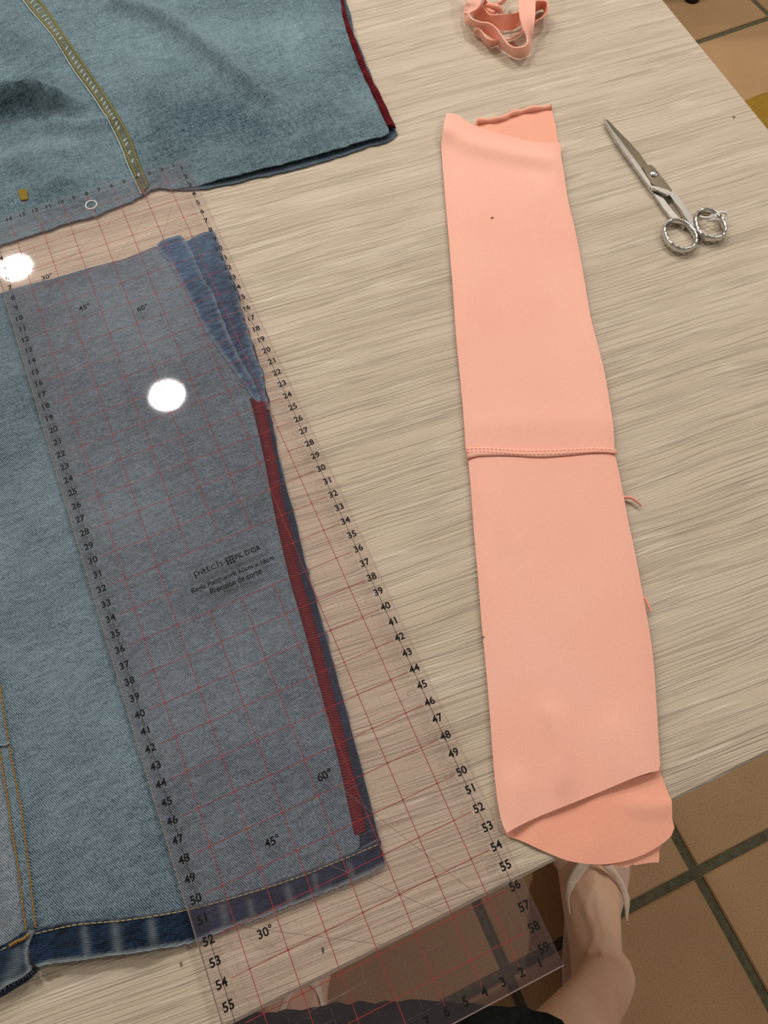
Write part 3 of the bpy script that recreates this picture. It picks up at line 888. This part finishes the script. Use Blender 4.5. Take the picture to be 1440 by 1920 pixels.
twr = ridges([([(840, 262), (880, 282), (950, 300), (1020, 315)], .0038, .008), ([(845, 232), (842, 262)], .0022, .006), ([(1000, 350), (1020, 380), (1045, 330)], .0012, .007),
              ([(1030, 1340), (1050, 1400), (1052, 1470)], .0022, .005), ([(960, 1480), (950, 1540)], .0022, .008), ([(1150, 1380), (1170, 1440)], .0014, .01),
              ([(880, 420), (870, 640)], .0012, .010), ([(900, 805), (1000, 800), (1140, 800)], .0012, .010), ([(915, 930), (950, 1020)], .0008, .008), ([(960, 360), (1040, 420)], .001, .02)])
tR = catmull(xy(t_right), 3); tL = catmull(xy(t_left), 3)
def z_tube(P):
    dl = dist_poly(P, tL); dr = dist_poly(P, tR)
    rim = .0016 * np.clip(np.minimum(dl, dr) / .006, 0, 1) ** .6
    return TOP + .0030 + rim + .0012 * np.exp(-(dr / .02) ** 2) + twr(P) + droop(P)
tt = np.vstack([catmull(xy(t_top), 3), tR, catmull(xy(t_bot), 3), tL])
sheet('top_layer', tt, z_tube, .0008, M_SALMON, tube, step=.0042)
bt = [(860, 240), (880, 238), (900, 234), (930, 229), (950, 221), (972, 213), (1000, 208), (1030, 203), (1034, 204), (1035, 215), (1040, 232), (1043, 250), (1045, 262), (1047, 284)]
br = [(p[0] + 2, p[1]) for p in t_right[2:]]
bb = [(1242, 1462), (1250, 1484), (1257, 1505), (1258, 1530), (1264, 1548), (1262, 1562), (1250, 1576), (1230, 1590), (1205, 1603), (1178, 1613), (1150, 1619), (1120, 1621), (1085, 1618), (1058, 1612), (1030, 1601), (1005, 1590), (980, 1578), (960, 1571), (946, 1569)]
bl = [(p[0] + 4, p[1]) for p in t_left]
bwr = ridges([([(1180, 1510), (1215, 1515), (1255, 1508)], .0022, .0035), ([(1010, 1540), (1000, 1580)], .001, .006), ([(1120, 1480), (1110, 1600)], .0008, .006)])
BK = np.vstack([catmull(xy(bt), 3), catmull(xy(br), 3), catmull(xy(bb), 3), catmull(xy(bl), 3)])
def z_back(P): return TOP + .0013 + bwr(P) + droop(P) * .9 + .0010 * np.clip((P[:, 1] + .10) / .03, 0, 1)
sheet('back_layer', BK, z_back, .0007, M_SALMON_IN, tube, step=.0045, label='darker wrong side of the jersey')
uq = [(1100, 1616), (1150, 1608), (1200, 1596), (1238, 1580), (1240, 1600), (1241, 1619), (1225, 1617), (1205, 1620), (1190, 1626), (1160, 1626), (1125, 1622)]
sheet('frayed_corner', xy(uq), lambda P: TOP - .0008 + droop(P) * 1.0, .0007, M_SALMON_IN, tube, step=.003, jit=.0006)
# rolled raw edge at the far end
rollc = catmull(xy([(893, 236), (915, 233), (935, 231), (952, 224), (972, 217), (1000, 212), (1032, 207)]), 6)
mb = MB(); rz = z_back(rollc) + .0012; mb.tube(np.c_[rollc, rz + .0006 * np.sin(np.arange(len(rollc)) * .7)], .0022 + .0004 * np.sin(np.arange(len(rollc)) * .9), 8); mb.build('rolled_edge', M_SALMON_IN, tube)
# overlapped join half way, with its two rows of stitching
ja = [(873, 846), (920, 847), (980, 851), (1040, 850), (1100, 848), (1151, 850)]
jb = [(875, 866), (900, 862), (950, 861), (1010, 864), (1060, 861), (1110, 857), (1153, 858)]
J1, J2 = catmull(xy(ja), 5), catmull(xy(jb), 5)
strip('join_overlap', J1, J2, z_tube, .0012, M_SALMON, tube, step=.003, lift=.0009, crown=.0003)
zj = lambda P: z_tube(P) + .0010
dashes(catmull(xy([(p[0], p[1] + 3) for p in ja]), 5), zj, .0026, .75, .00030).build('join_stitch', M_SALMON_ST, tube)
dashes(catmull(xy([(p[0], p[1] + 9) for p in ja]), 5), zj, .0026, .75, .00030).build('join_stitch', M_SALMON_ST, tube)
dashes(catmull(xy([(p[0], p[1] + .5) for p in jb]), 5), lambda P: z_tube(P) + .0003, .0021, .8, .0004).build('join_stitch', plain('brown_pink_stitch', rgb(204, 130, 108), .8, .1), tube)
for q in ([(1164, 936), (1178, 937), (1190, 943), (1201, 952)], [(1196, 1117), (1204, 1122), (1211, 1134), (1218, 1149)]):
    P = catmull(xy(q), 6); mb = MB(); mb.tube(np.c_[P, TOP + .0022 + .001 * np.sin(np.linspace(0, 3, len(P)))], np.linspace(.0012, .0007, len(P)), 6); mb.build('loose_thread', M_SALMON_ST, tube)
sheet('dark_fleck', xy([(918, 418), (922, 416), (925, 417), (921, 420)]), lambda P: z_tube(P) + .0004, .0003, M_SPECK, tube, step=.0008)
sheet('dark_fleck', xy([(901, 1197), (906, 1195), (908, 1198), (903, 1200)]), lambda P: np.full(len(P), TOP + .0034), .0003, M_SPECK, tube, step=.0008)

# ------------------------------------------------------------------ coil of salmon tape
coil = thing('fabric_tape', 'tangled coil of narrow salmon pink jersey tape at the far table edge', 'fabric tape', tuple(at(945, 50)))
def ribbon(name, A, B, mat, thick=.0011):
    """A, B: lists of (px, py, height above table) along the two edges of the tape"""
    a = catmull(np.array([at(p[0], p[1], TOP + .0008 + p[2]) for p in A]), 7)
    b = catmull(np.array([at(p[0], p[1], TOP + .0008 + p[2]) for p in B]), 7)
    n = max(len(a), len(b)); V = []; nw = 4
    rs = lambda P: np.stack([np.interp(np.linspace(0, 1, n), np.linspace(0, 1, len(P)), P[:, i]) for i in range(3)], 1)
    a, b = rs(a), rs(b)
    for j in range(nw + 1):
        V.append(a * (1 - j / nw) + b * (j / nw))
    G = np.stack(V)                       # nw+1, n, 3
    du = np.gradient(G, axis=1); dv = np.gradient(G, axis=0)
    N = np.cross(du, dv); N /= (np.linalg.norm(N, axis=2, keepdims=True) + 1e-12)
    up_, lo_ = G + N * thick / 2, G - N * thick / 2
    V = np.vstack([up_.reshape(-1, 3), lo_.reshape(-1, 3)]); V[:, 2] = np.maximum(V[:, 2], TOP + .0003)
    m_ = (nw + 1) * n; I = lambda l, j, i: l * m_ + j * n + i; Fc = []
    for i in range(n - 1):
        for j in range(nw):
            Fc.append((I(0, j, i), I(0, j, i + 1), I(0, j + 1, i + 1), I(0, j + 1, i)))
            Fc.append((I(1, j, i), I(1, j + 1, i), I(1, j + 1, i + 1), I(1, j, i + 1)))
        Fc.append((I(0, 0, i), I(1, 0, i), I(1, 0, i + 1), I(0, 0, i + 1)))
        Fc.append((I(0, nw, i), I(0, nw, i + 1), I(1, nw, i + 1), I(1, nw, i)))
    for j in range(nw):
        Fc.append((I(0, j, 0), I(0, j + 1, 0), I(1, j + 1, 0), I(1, j, 0)))
        Fc.append((I(0, j, n - 1), I(1, j, n - 1), I(1, j + 1, n - 1), I(0, j + 1, n - 1)))
    o = mesh_obj(name, V, Fc, mat, coil)
    bm = bmesh.new(); bm.from_mesh(o.data); bmesh.ops.recalc_face_normals(bm, faces=bm.faces); bm.to_mesh(o.data); bm.free()
    o.data.shade_smooth(); o.data.set_sharp_from_angle(angle=math.radians(50))
    return o
ribbon('tape_loop', [(972, -45, .022), (972, 0, .020), (974, 30, .018), (980, 52, .016), (987, 66, .014), (989, 79, .013), (981, 87, .012), (962, 88, .012), (947, 76, .012), (932, 54, .014), (916, 43, .015), (901, 41, .014), (884, 34, .013), (879, 24, .012)],
       [(1004, -45, .022), (1004, 0, .020), (1003, 35, .018), (1000, 60, .012), (997, 78, .006), (993, 95, .002), (985, 106, .0005), (968, 108, .0005), (947, 96, .001), (926, 74, .003), (907, 60, .004), (893, 50, .004), (874, 42, .002), (869, 28, .001)], M_SALMON)
ribbon('tape_loop', [(874, -40, .014), (876, 0, .014), (872, 12, .010), (869, 26, .006)], [(903, -40, .020), (903, 0, .019), (896, 16, .016), (881, 25, .012)], M_SALMON)
ribbon('tape_loop', [(898, -30, .010), (903, 5, .011), (910, 18, .011), (920, 27, .011), (945, 27, .011), (968, 24, .012), (985, 14, .012), (1003, 3, .012), (1016, 1, .012), (1026, 4, .012), (1028, 15, .012), (1023, 28, .010), (1004, 40, .012)],
       [(880, -20, .003), (884, 22, .003), (897, 36, .002), (915, 44, .001), (932, 54, .001), (956, 57, .001), (976, 47, .001), (992, 33, .001), (1004, 22, .001), (1012, 18, .001), (1018, 17, .001), (1020, 22, .001), (1016, 32, .0008), (1002, 44, .001)], M_SALMON_IN)
ribbon('tape_loop', [(955, 74, .006), (975, 62, .006), (982, 50, .007)], [(950, 76, .0005), (968, 69, .0005), (984, 58, .0005)], M_SALMON_IN)
ribbon('tape_end', [(889, 57, .006), (898, 54, .009), (906, 62, .010), (914, 72, .010), (930, 75, .008), (944, 72, .006)], [(888, 60, .001), (899, 68, .0005), (908, 80, .0005), (918, 87, .0005), (932, 84, .0005), (946, 76, .0005)], M_SALMON_IN)
cq = catmull(np.array([at(x, y, TOP + z) for x, y, z in [(910, 8, .008), (914, 17, .010), (921, 24, .010), (928, 20, .009), (924, 14, .009), (917, 15, .008), (915, 11, .012), (926, 12, .013), (936, 16, .012), (938, 24, .009)]]), 6)
mb = MB(); mb.tube(cq, .0024, 8); mb.build('rolled_tape', M_SALMON_IN, coil)
ribbon('tape_loop', [(900, -20, .012), (915, 3, .014), (925, 7, .014), (938, 2, .014), (948, -10, .014)], [(905, -30, .006), (912, 10, .007), (926, 12, .008), (944, 6, .008), (956, -12, .008)], M_SALMON)

# ------------------------------------------------------------------ scissors
sci = thing('scissors', 'chrome steel sewing scissors lying closed on the wood beside the salmon strip', 'scissors', tuple(at(1240, 345)))
def prism(name, pts, z0, z1, mat, bev=.0006):
    P = xy(pts, TOP + z1)
    c = P.mean(0)
    ar = 0.5 * np.sum(P[:, 0] * np.roll(P[:, 1], -1) - np.roll(P[:, 0], -1) * P[:, 1])
    if ar < 0: P = P[::-1]
    m = MB(); n = len(P)
    bm = bmesh.new()
    vb = [bm.verts.new((p[0], p[1], TOP + z0)) for p in P]; vt = [bm.verts.new((p[0], p[1], TOP + z1)) for p in P]
    bm.faces.new(vt); bm.faces.new(vb[::-1])
    for i in range(n): bm.faces.new((vb[i], vb[(i + 1) % n], vt[(i + 1) % n], vt[i]))
    e = [e for e in bm.edges if all(v in vt for v in e.verts)]
    bmesh.ops.bevel(bm, geom=e, offset=bev, segments=2, affect='EDGES', clamp_overlap=True)
    bmesh.ops.triangulate(bm, faces=[f for f in bm.faces if len(f.verts) > 4])
    me = bpy.data.meshes.new(name); bm.to_mesh(me); bm.free(); me.materials.append(mat)
    o = bpy.data.objects.new(name, me); COL.objects.link(o); put(o, sci)
    return o
# lower blade (flat inner face shows), upper half with ridge, pivot block, shanks
prism('blade', [(1134, 219), (1141, 226), (1156, 242), (1180, 266), (1198, 286), (1215, 308), (1226, 330), (1222, 352), (1205, 330), (1190, 306), (1170, 278), (1152, 250), (1138, 232)], .0010, .0026, M_STEEL_D)
prism('blade', [(1134, 220), (1137, 226), (1148, 243), (1163, 262), (1180, 285), (1200, 312), (1219, 341), (1224, 352), (1218, 350), (1205, 332), (1190, 311), (1172, 287), (1157, 265), (1143, 242), (1135, 228)], .0012, .0044, M_STEEL, .0012)
prism('pivot_plate', [(1204, 312), (1212, 309), (1221, 307.5), (1229, 316), (1240, 331), (1253, 346), (1263, 358), (1255, 362), (1238, 352), (1222, 346), (1212, 328)], .0022, .0048, M_STEEL_D)
prism('stop_bar', [(1221, 346), (1236, 351), (1252, 357), (1257, 356), (1256, 364), (1250, 366), (1236, 358), (1222, 352)], .0040, .0060, M_STEEL)
prism('shank', [(1253, 346), (1263, 355), (1276, 373), (1286, 388), (1294, 399), (1300, 408), (1304, 424), (1301, 430), (1294, 421), (1286, 408), (1276, 391), (1266, 376), (1256, 366), (1250, 358)], .0014, .0046, M_STEEL, .0010)
prism('shank', [(1216, 350), (1222, 355), (1236, 360), (1244, 371), (1252, 383), (1264, 398), (1277, 411), (1290, 421), (1284, 426), (1270, 415), (1259, 408), (1245, 391), (1231, 370), (1222, 357)], .0006, .0034, M_STEEL, .0009)
def ring(cx, cy, pts):
    P = catmull(np.array([at(x, y, TOP + .0035) for x, y in pts]), 6, True)
    P = resample(P, .0016, True)
    n = len(P); m = MB(); k = 10; V = []
    c = P.mean(0)
    for i in range(n):
        t = P[(i + 1) % n] - P[i - 1]; t /= np.linalg.norm(t)
        o = np.array([t[1], -t[0], 0]); o /= np.linalg.norm(o)
        if o @ (P[i] - c) < 0: o = -o
        a = 2 * math.pi * i / n
        r_ = .0017 + (.00035 if (i % 3 == 0 and math.sin(a * 1.0 + .6) < .55) else 0)
        for j in range(k):
            q = 2 * math.pi * j / k
            V.append(P[i] + o * math.cos(q) * r_ * .85 + np.array([0, 0, 1]) * math.sin(q) * r_ * 1.7)
    V = np.array(V); V[:, 2] += TOP + .0002 - V[:, 2].min()
    Fq = [(i * k + j, i * k + (j + 1) % k, ((i + 1) % n) * k + (j + 1) % k, ((i + 1) % n) * k + j) for i in range(n) for j in range(k)]
    m.add(V, Fq); return m.build('finger_ring', M_STEEL, sci)
ring(1273, 443, [(1245, 427), (1254, 417), (1267, 415), (1282, 419), (1296, 430), (1304, 444), (1303, 459), (1292, 468), (1276, 470), (1260, 462), (1248, 447)])
ring(1331, 422, [(1303, 411), (1308, 400), (1320, 395), (1334, 397), (1347, 406), (1356, 420), (1359, 434), (1352, 446), (1337, 449), (1320, 446), (1307, 432)])
sb = MB(); c = at(1226, 326, TOP + .0048)
sb.loft([[c + np.array([math.cos(a) * r, math.sin(a) * r, h]) for a in np.linspace(0, 2 * math.pi, 25)[:-1]] for r, h in ((.0032, -.001), (.0032, .0006), (.0028, .0011), (.001, .0013))])
sb.build('pivot_screw', M_STEEL, sci)
nt_ = MB(); P = catmull(np.array([at(x, y, TOP + z) for x, y, z in [(1312, 406, .003), (1322, 408, .006), (1336, 407, .008), (1350, 399, .008), (1361, 400, .006), (1362, 409, .004), (1352, 413, .004), (1338, 411, .0075), (1327, 414, .005), (1334, 404, .0085), (1342, 408, .008)]]), 6)
nt_.tube(P, .0009, 6); nt_.build('security_loop', M_NYLON, sci, label='white plastic loop tied to one finger ring')

# ------------------------------------------------------------------ small marks on the table
mk = sheet('pen_mark', xy([(603, 1776), (606, 1775), (608, 1783), (606, 1789), (604, 1784)]), zc(.0003), .0003, M_BLUEINK, table, step=.001, label='small blue pen mark')
sheet('speck', xy([(1373, 219), (1378, 218), (1379, 221), (1374, 222)]), zc(.0003), .0003, M_SPECK, table, step=.001)
sheet('speck', xy([(337, 1804), (341, 1802), (343, 1812), (339, 1814)]), zc(.0003), .0003, M_SPECK, table, step=.001)

# ------------------------------------------------------------------ seated person: legs, feet, skirt, sandals
person = thing('person', 'seated person with bare legs, dark skirt and pale strappy sandals below the table edge', 'person', (.02, -.75, 0))
FW = np.array([.415, .91, 0]); FW /= np.linalg.norm(FW)
RT = np.array([FW[1], -FW[0], 0])
bodyv = MB()
def ell(c, ax, up_, w, h, n=20, flat_=0.0):
    ax = np.array(ax) / np.linalg.norm(ax); s = np.cross(ax, up_); s = s / np.linalg.norm(s); u = np.cross(s, ax)
    out = []
    for k in range(n):
        q = 2 * math.pi * k / n
        y = math.sin(q); y = y * (1 - flat_) if y < 0 else y
        out.append(np.array(c) + s * math.cos(q) * w / 2 + u * y * h / 2)
    return out
def make_leg(ankle, knee, hip, foot_dir, sole_z=.022):
    ankle, knee, hip = map(np.array, (ankle, knee, hip)); fd = np.array(foot_dir, float); fd /= np.linalg.norm(fd)
    sh = knee - ankle; L = np.linalg.norm(sh)
    rings = []
    back = -FW
    for t, w, h, off in ((-.16, .060, .070, 0), (0, .062, .074, 0), (.12, .060, .074, .0), (.3, .064, .078, .004), (.5, .070, .090, .008), (.7, .078, .098, .010), (.85, .082, .096, .006), (.97, .090, .096, 0), (1.06, .086, .090, -.004), (1.12, .066, .070, -.008)):
        rings.append(ell(ankle + sh * t + back * off, sh, FW, w, h))
    bodyv.loft(rings)
    th = hip - knee; rings = []
    for t, w in ((-.12, .066), (-.07, .096), (0, .108), (.15, .122), (.4, .122), (.7, .122), (1, .112)):
        rings.append(ell(knee + th * t, th, (0, 0, 1), w, w * .95))
    bodyv.loft(rings)
    # foot
    heel = np.array([ankle[0], ankle[1], sole_z]) - fd * .055
    rings = []
    for s_, w, h in ((0.0, .030, .040), (.008, .048, .058), (.03, .060, .080), (.06, .062, .094), (.09, .064, .086), (.12, .071, .070), (.15, .077, .058), (.18, .083, .045), (.20, .083, .035), (.212, .075, .026)):
        rings.append(ell(heel + fd * s_ + np.array([0, 0, h / 2]), fd, (0, 0, 1), w, h, flat_=.0))
    bodyv.loft(rings)
    side = np.cross(fd, (0, 0, 1)); side /= np.linalg.norm(side)
    return heel, fd, side
def toes(heel, fd, side, inner):
    # inner: +1 when the big toe lies toward +side
    for k, (o, L, r) in enumerate(((.034, .246, .0125), (.014, .246, .0088), (-.003, .238, .0082), (-.019, .228, .0078), (-.034, .214, .0078))):
        a = heel + fd * .185 + side * inner * o * .95; b = heel + fd * L + side * inner * o * 1.05
        a[2] = heel[2] + .015; b[2] = heel[2] + r * .9
        m = a * .35 + b * .65; m[2] += .006
        bodyv.tube([a, a * .6 + b * .4 + np.array([0, 0, .003]), m, b * .93 + a * .07, b], [r * 1.1, r, r, r * 1.02, r * .55], 10)
kR = np.array([-.040, -.718, .458]); kL = kR - RT * .20
hR = kR - FW * .34 + np.array([0, 0, .02]); hL = kL - FW * .34 + np.array([0, 0, .02])
aR = np.array([.110, -.748, .10]); aL = np.array([-.275, -.725, .10])
fR = make_leg(aR, kR, hR, (.46, .888, 0)); toes(*fR, -1)
fL = make_leg(aL, kL, hL, (.30, .95, 0)); toes(*fL, 1)
raw = bodyv.build('body', M_SKIN)
md = raw.modifiers.new('r', 'REMESH'); md.mode = 'VOXEL'; md.voxel_size = .0045
ms = raw.modifiers.new('s', 'SMOOTH'); ms.iterations = 6; ms.factor = .5
dg = bpy.context.evaluated_depsgraph_get(); dg.update()
bme = bpy.data.meshes.new_from_object(raw.evaluated_get(dg))
bpy.data.objects.remove(raw)
# tendons and veins raised on the instep
bm = bmesh.new(); bm.from_mesh(bme)
def vein(heel, fd, side, path, r, h):
    L = [heel + fd * a + side * b for a, b in path]; L = catmull(np.array(L)[:, :2], 5)
    vs_ = [v for v in bm.verts if .03 < v.co.z < .13 and v.normal.z > .15]
    P = np.array([v.co[:2] for v in vs_]); d = dist_poly(P, L)
    for v, q in zip(vs_, d): v.co += v.normal * h * math.exp(-(q / r) ** 2)
for ft, s in ((fR, -1), (fL, 1)):
    vein(*ft, [(.09, .004 * s), (.13, .012 * s), (.19, .030 * s)], .004, .0028)
    vein(*ft, [(.10, -.004 * s), (.135, -.002 * s), (.19, -.004 * s)], .004, .0020)
    vein(*ft, [(.09, .016 * s), (.115, .006 * s), (.135, .014 * s), (.16, .004 * s)], .003, .0024)
    vein(*ft, [(.11, -.014 * s), (.15, -.018 * s), (.19, -.022 * s)], .004, .0018)
bm.normal_update(); bm.to_mesh(bme); bvh = BVHTree.FromBMesh(bm); bm.free()
bme.materials.clear(); bme.materials.append(M_SKIN); bme.shade_smooth()
body = bpy.data.objects.new('body', bme); COL.objects.link(body); put(body, person)

def on_body(px, py, z, lift=.0025):
    d = R.T @ np.array([(px - 720) / F_PX, (py - 960) / F_PX, 1.0]); d /= np.linalg.norm(d)
    h = bvh.ray_cast(Vector(CAM), Vector(d))
    if h[0] is not None and z < h[0].z < .12: return np.array(h[0] + h[1] * lift)
    return at(px, py, z)
def sandal(ft, straps, s):
    heel, fd, side = ft
    o = thing_part = bpy.data.objects.new('sandal', None); COL.objects.link(o); put(o, person)
    out = []
    for a, w in ((-.012, .0), (-.008, .022), (.02, .033), (.07, .034), (.12, .038), (.17, .047), (.20, .049), (.235, .040), (.252, .022), (.256, 0)):
        out.append((a, w))
    pts = [heel + fd * a + side * (w * .9 - s * .017 * min(1, max(0, (a - .08) / .08))) for a, w in out] + [heel + fd * a - side * (w * .9 + s * .017 * min(1, max(0, (a - .08) / .08))) for a, w in reversed(out[1:-1])]
    P = catmull(np.array([p[:2] for p in pts]), 4, True)
    n = len(P); m = MB()
    ar = np.sum(P[:, 0] * np.roll(P[:, 1], -1) - np.roll(P[:, 0], -1) * P[:, 1])
    if ar < 0: P = P[::-1]
    m.loft([np.c_[P, np.full(n, z)] for z in (.001, .017, .019)])
    k = m.build('sole', M_SOLE, None, smooth=False); k.parent = o
    for A, B in straps:
        a = catmull(np.array(A), 6); b = catmull(np.array(B), 6); q = MB(); n = len(a); V = []
        nrm = np.array([0, 0, 1.0])
        for j in range(5):
            t = j / 4; V.append(a * (1 - t) + b * t + nrm * .0012 * (1 - (2 * t - 1) ** 2))
        G = np.vstack(V + [v - np.array([0, 0, .0022]) for v in V]); Fq = []
        I = lambda l, j, i: l * 5 * n + j * n + i
        for i in range(n - 1):
            for j in range(4):
                Fq += [(I(0, j, i), I(0, j, i + 1), I(0, j + 1, i + 1), I(0, j + 1, i)), (I(1, j, i), I(1, j + 1, i), I(1, j + 1, i + 1), I(1, j, i + 1))]
            Fq += [(I(0, 0, i), I(1, 0, i), I(1, 0, i + 1), I(0, 0, i + 1)), (I(0, 4, i), I(0, 4, i + 1), I(1, 4, i + 1), I(1, 4, i))]
        q.add(G, Fq); k = q.build('strap', M_STRAP, None); k.parent = o
        b2 = bmesh.new(); b2.from_mesh(k.data); bmesh.ops.recalc_face_normals(b2, faces=b2.faces); b2.to_mesh(k.data); b2.free(); k.data.shade_smooth()
    for ch in o.children: ch.matrix_parent_inverse = Matrix.Identity(4)
    return o
ob = on_body
def row(pts, zs): return [ob(x, y, z) for (x, y), z in zip(pts, zs)]
ZS = (.088, .082, .072, .060, .046, .024)
r1 = (row([(1116, 1604), (1133, 1627), (1150.6, 1646), (1164, 1671), (1171, 1700), (1173, 1728)], ZS),
      row([(1136, 1604), (1152, 1628), (1166, 1648), (1176, 1671), (1181, 1690), (1177, 1726)], ZS))
r2 = (row([(1124, 1604), (1107, 1621), (1085, 1652), (1072, 1676), (1070, 1692), (1073, 1716)], ZS),
      row([(1096, 1604), (1078, 1626), (1065, 1652), (1063, 1678), (1064, 1690), (1068, 1710)], ZS))
sandal(fR, [r1, r2], -1)
l1 = ([ob(560, 1838, .06), ob(585, 1852, .055), ob(594, 1868, .045), ob(600, 1890, .03)], [ob(580, 1832, .055), ob(597, 1842, .045), ob(603, 1865, .035), ob(607, 1890, .025)])
l2 = ([ob(556, 1852, .06), ob(545, 1872, .055), ob(536, 1895, .045)], [ob(542, 1856, .055), ob(530, 1880, .05), ob(524, 1900, .04)])
sandal(fL, [l1, l2], 1)
# skirt: a lap of dark cloth from the hem back over both thighs
hem_px = [(395, 1935), (420, 1916), (474, 1906), (512, 1903), (578, 1897), (604, 1893), (642, 1887), (720, 1887), (826, 1887), (919, 1891), (972, 1895), (1030, 1905), (1059, 1920), (1080, 1940)]
hz = .535
hm = catmull(xy(hem_px, hz), 4)
bk = np.array([hm[-1] - FW[:2] * .12 + RT[:2] * .075, hm[-1] - FW[:2] * .46 + RT[:2] * .10, hm[0] - FW[:2] * .46 - RT[:2] * .10, hm[0] - FW[:2] * .12 - RT[:2] * .075])
SK = np.vstack([hm, bk])
kk = np.array([kR[:2], hR[:2]]); kl = np.array([kL[:2], hL[:2]])
def z_sk(P):
    d1, d2 = dist_poly(P, kk), dist_poly(P, kl)
    s_ = (P - kR[:2]) @ FW[:2]
    base = .525 + np.clip(-s_, -.06, .5) * .10
    side_ = np.maximum(np.maximum((P - kR[:2]) @ RT[:2], (kL[:2] - P) @ RT[:2]) - .055, 0)
    back_ = np.maximum(-s_ - .40, 0)
    drop = 2.6 * np.minimum(side_, .12) * np.clip((-s_ - .02) / .1, 0, 1) + 4.0 * back_
    return base + .010 * (np.exp(-(d1 / .06) ** 2) + np.exp(-(d2 / .06) ** 2)) - .004 + .003 * np.sin(P @ RT[:2] * 90) + .0025 * np.sin(P @ FW[:2] * 130 + P @ RT[:2] * 40) - drop
sheet('skirt', SK, z_sk, .0015, M_SKIRT, person, step=.009, jit=.0008)

# ------------------------------------------------------------------ mustard stool and black chair at the far right
stool = thing('stool', 'round mustard yellow upholstered stool standing beyond the right end of the table', 'stool', (.80, 0, 0))
def lathe(prof, c, n=40):
    m = MB(); m.loft([[np.array([c[0] + r * math.cos(a), c[1] + r * math.sin(a), z]) for a in np.linspace(0, 2 * math.pi, n + 1)[:-1]] for r, z in prof]); return m
lathe([(.11, .385), (.145, .388), (.154, .40), (.156, .42), (.152, .437), (.135, .448), (.08, .453), (.01, .455)], (.80, 0)).build('seat_cushion', M_MUSTARD, stool)
lathe([(.12, .368), (.13, .37), (.13, .385), (.12, .386)], (.80, 0)).build('seat_base', M_BLACK, stool)
for k in range(4):
    a = math.pi / 4 + k * math.pi / 2
    m = MB(); m.tube([(.80 + .09 * math.cos(a), .09 * math.sin(a), .369), (.80 + .135 * math.cos(a), .135 * math.sin(a), .001)], [.014, .011], 12); m.build('leg', M_BLACK, stool)
cx0, cy0 = 1.349, .893
chair = thing('chair', 'chair with black rubber-tipped legs standing on the tiles behind the table corner', 'chair', (cx0 + .02, cy0 + .22, 0))
E1 = np.array([.93, -.36]); E2 = np.array([.36, .93])
def cp(a, b, z): p = np.array([cx0, cy0]) + E1 * a + E2 * b; return np.array([p[0], p[1], z])
for a, b in ((0, 0), (-.40, 0), (0, .40), (-.40, .40)):
    top_ = .44 if b == 0 else .84
    m = MB(); m.tube([cp(a, b, .001), cp(a, b, .03), cp(a, b, top_)], .0125, 12); lgo = m.build('leg', M_METAL_G, chair)
    m = MB(); m.tube([cp(a, b, .0005), cp(a, b, .002), cp(a, b, .045), cp(a, b, .05)], [.015, .018, .017, .014], 14); m.build('rubber_foot', M_BLACK, chair)
ins = lambda a0, a1, b0, b1: [cp(a, b, 0)[:2] for a, b in ((a0, b0), (a1, b0), (a1, b1), (a0, b1))]
sheet('seat', np.array(ins(-.42, .02, -.02, .42)), lambda P: np.full(len(P), .465), .024, M_BLACK, chair, step=.05)
m = MB(); m.loft([[cp(a, .40 + s, z) for a, s in ((-.40, -.014), (0, -.014), (0, .014), (-.40, .014))] for z in (.62, .64, .80, .83)]); m.build('backrest', M_BLACK, chair, smooth=False)
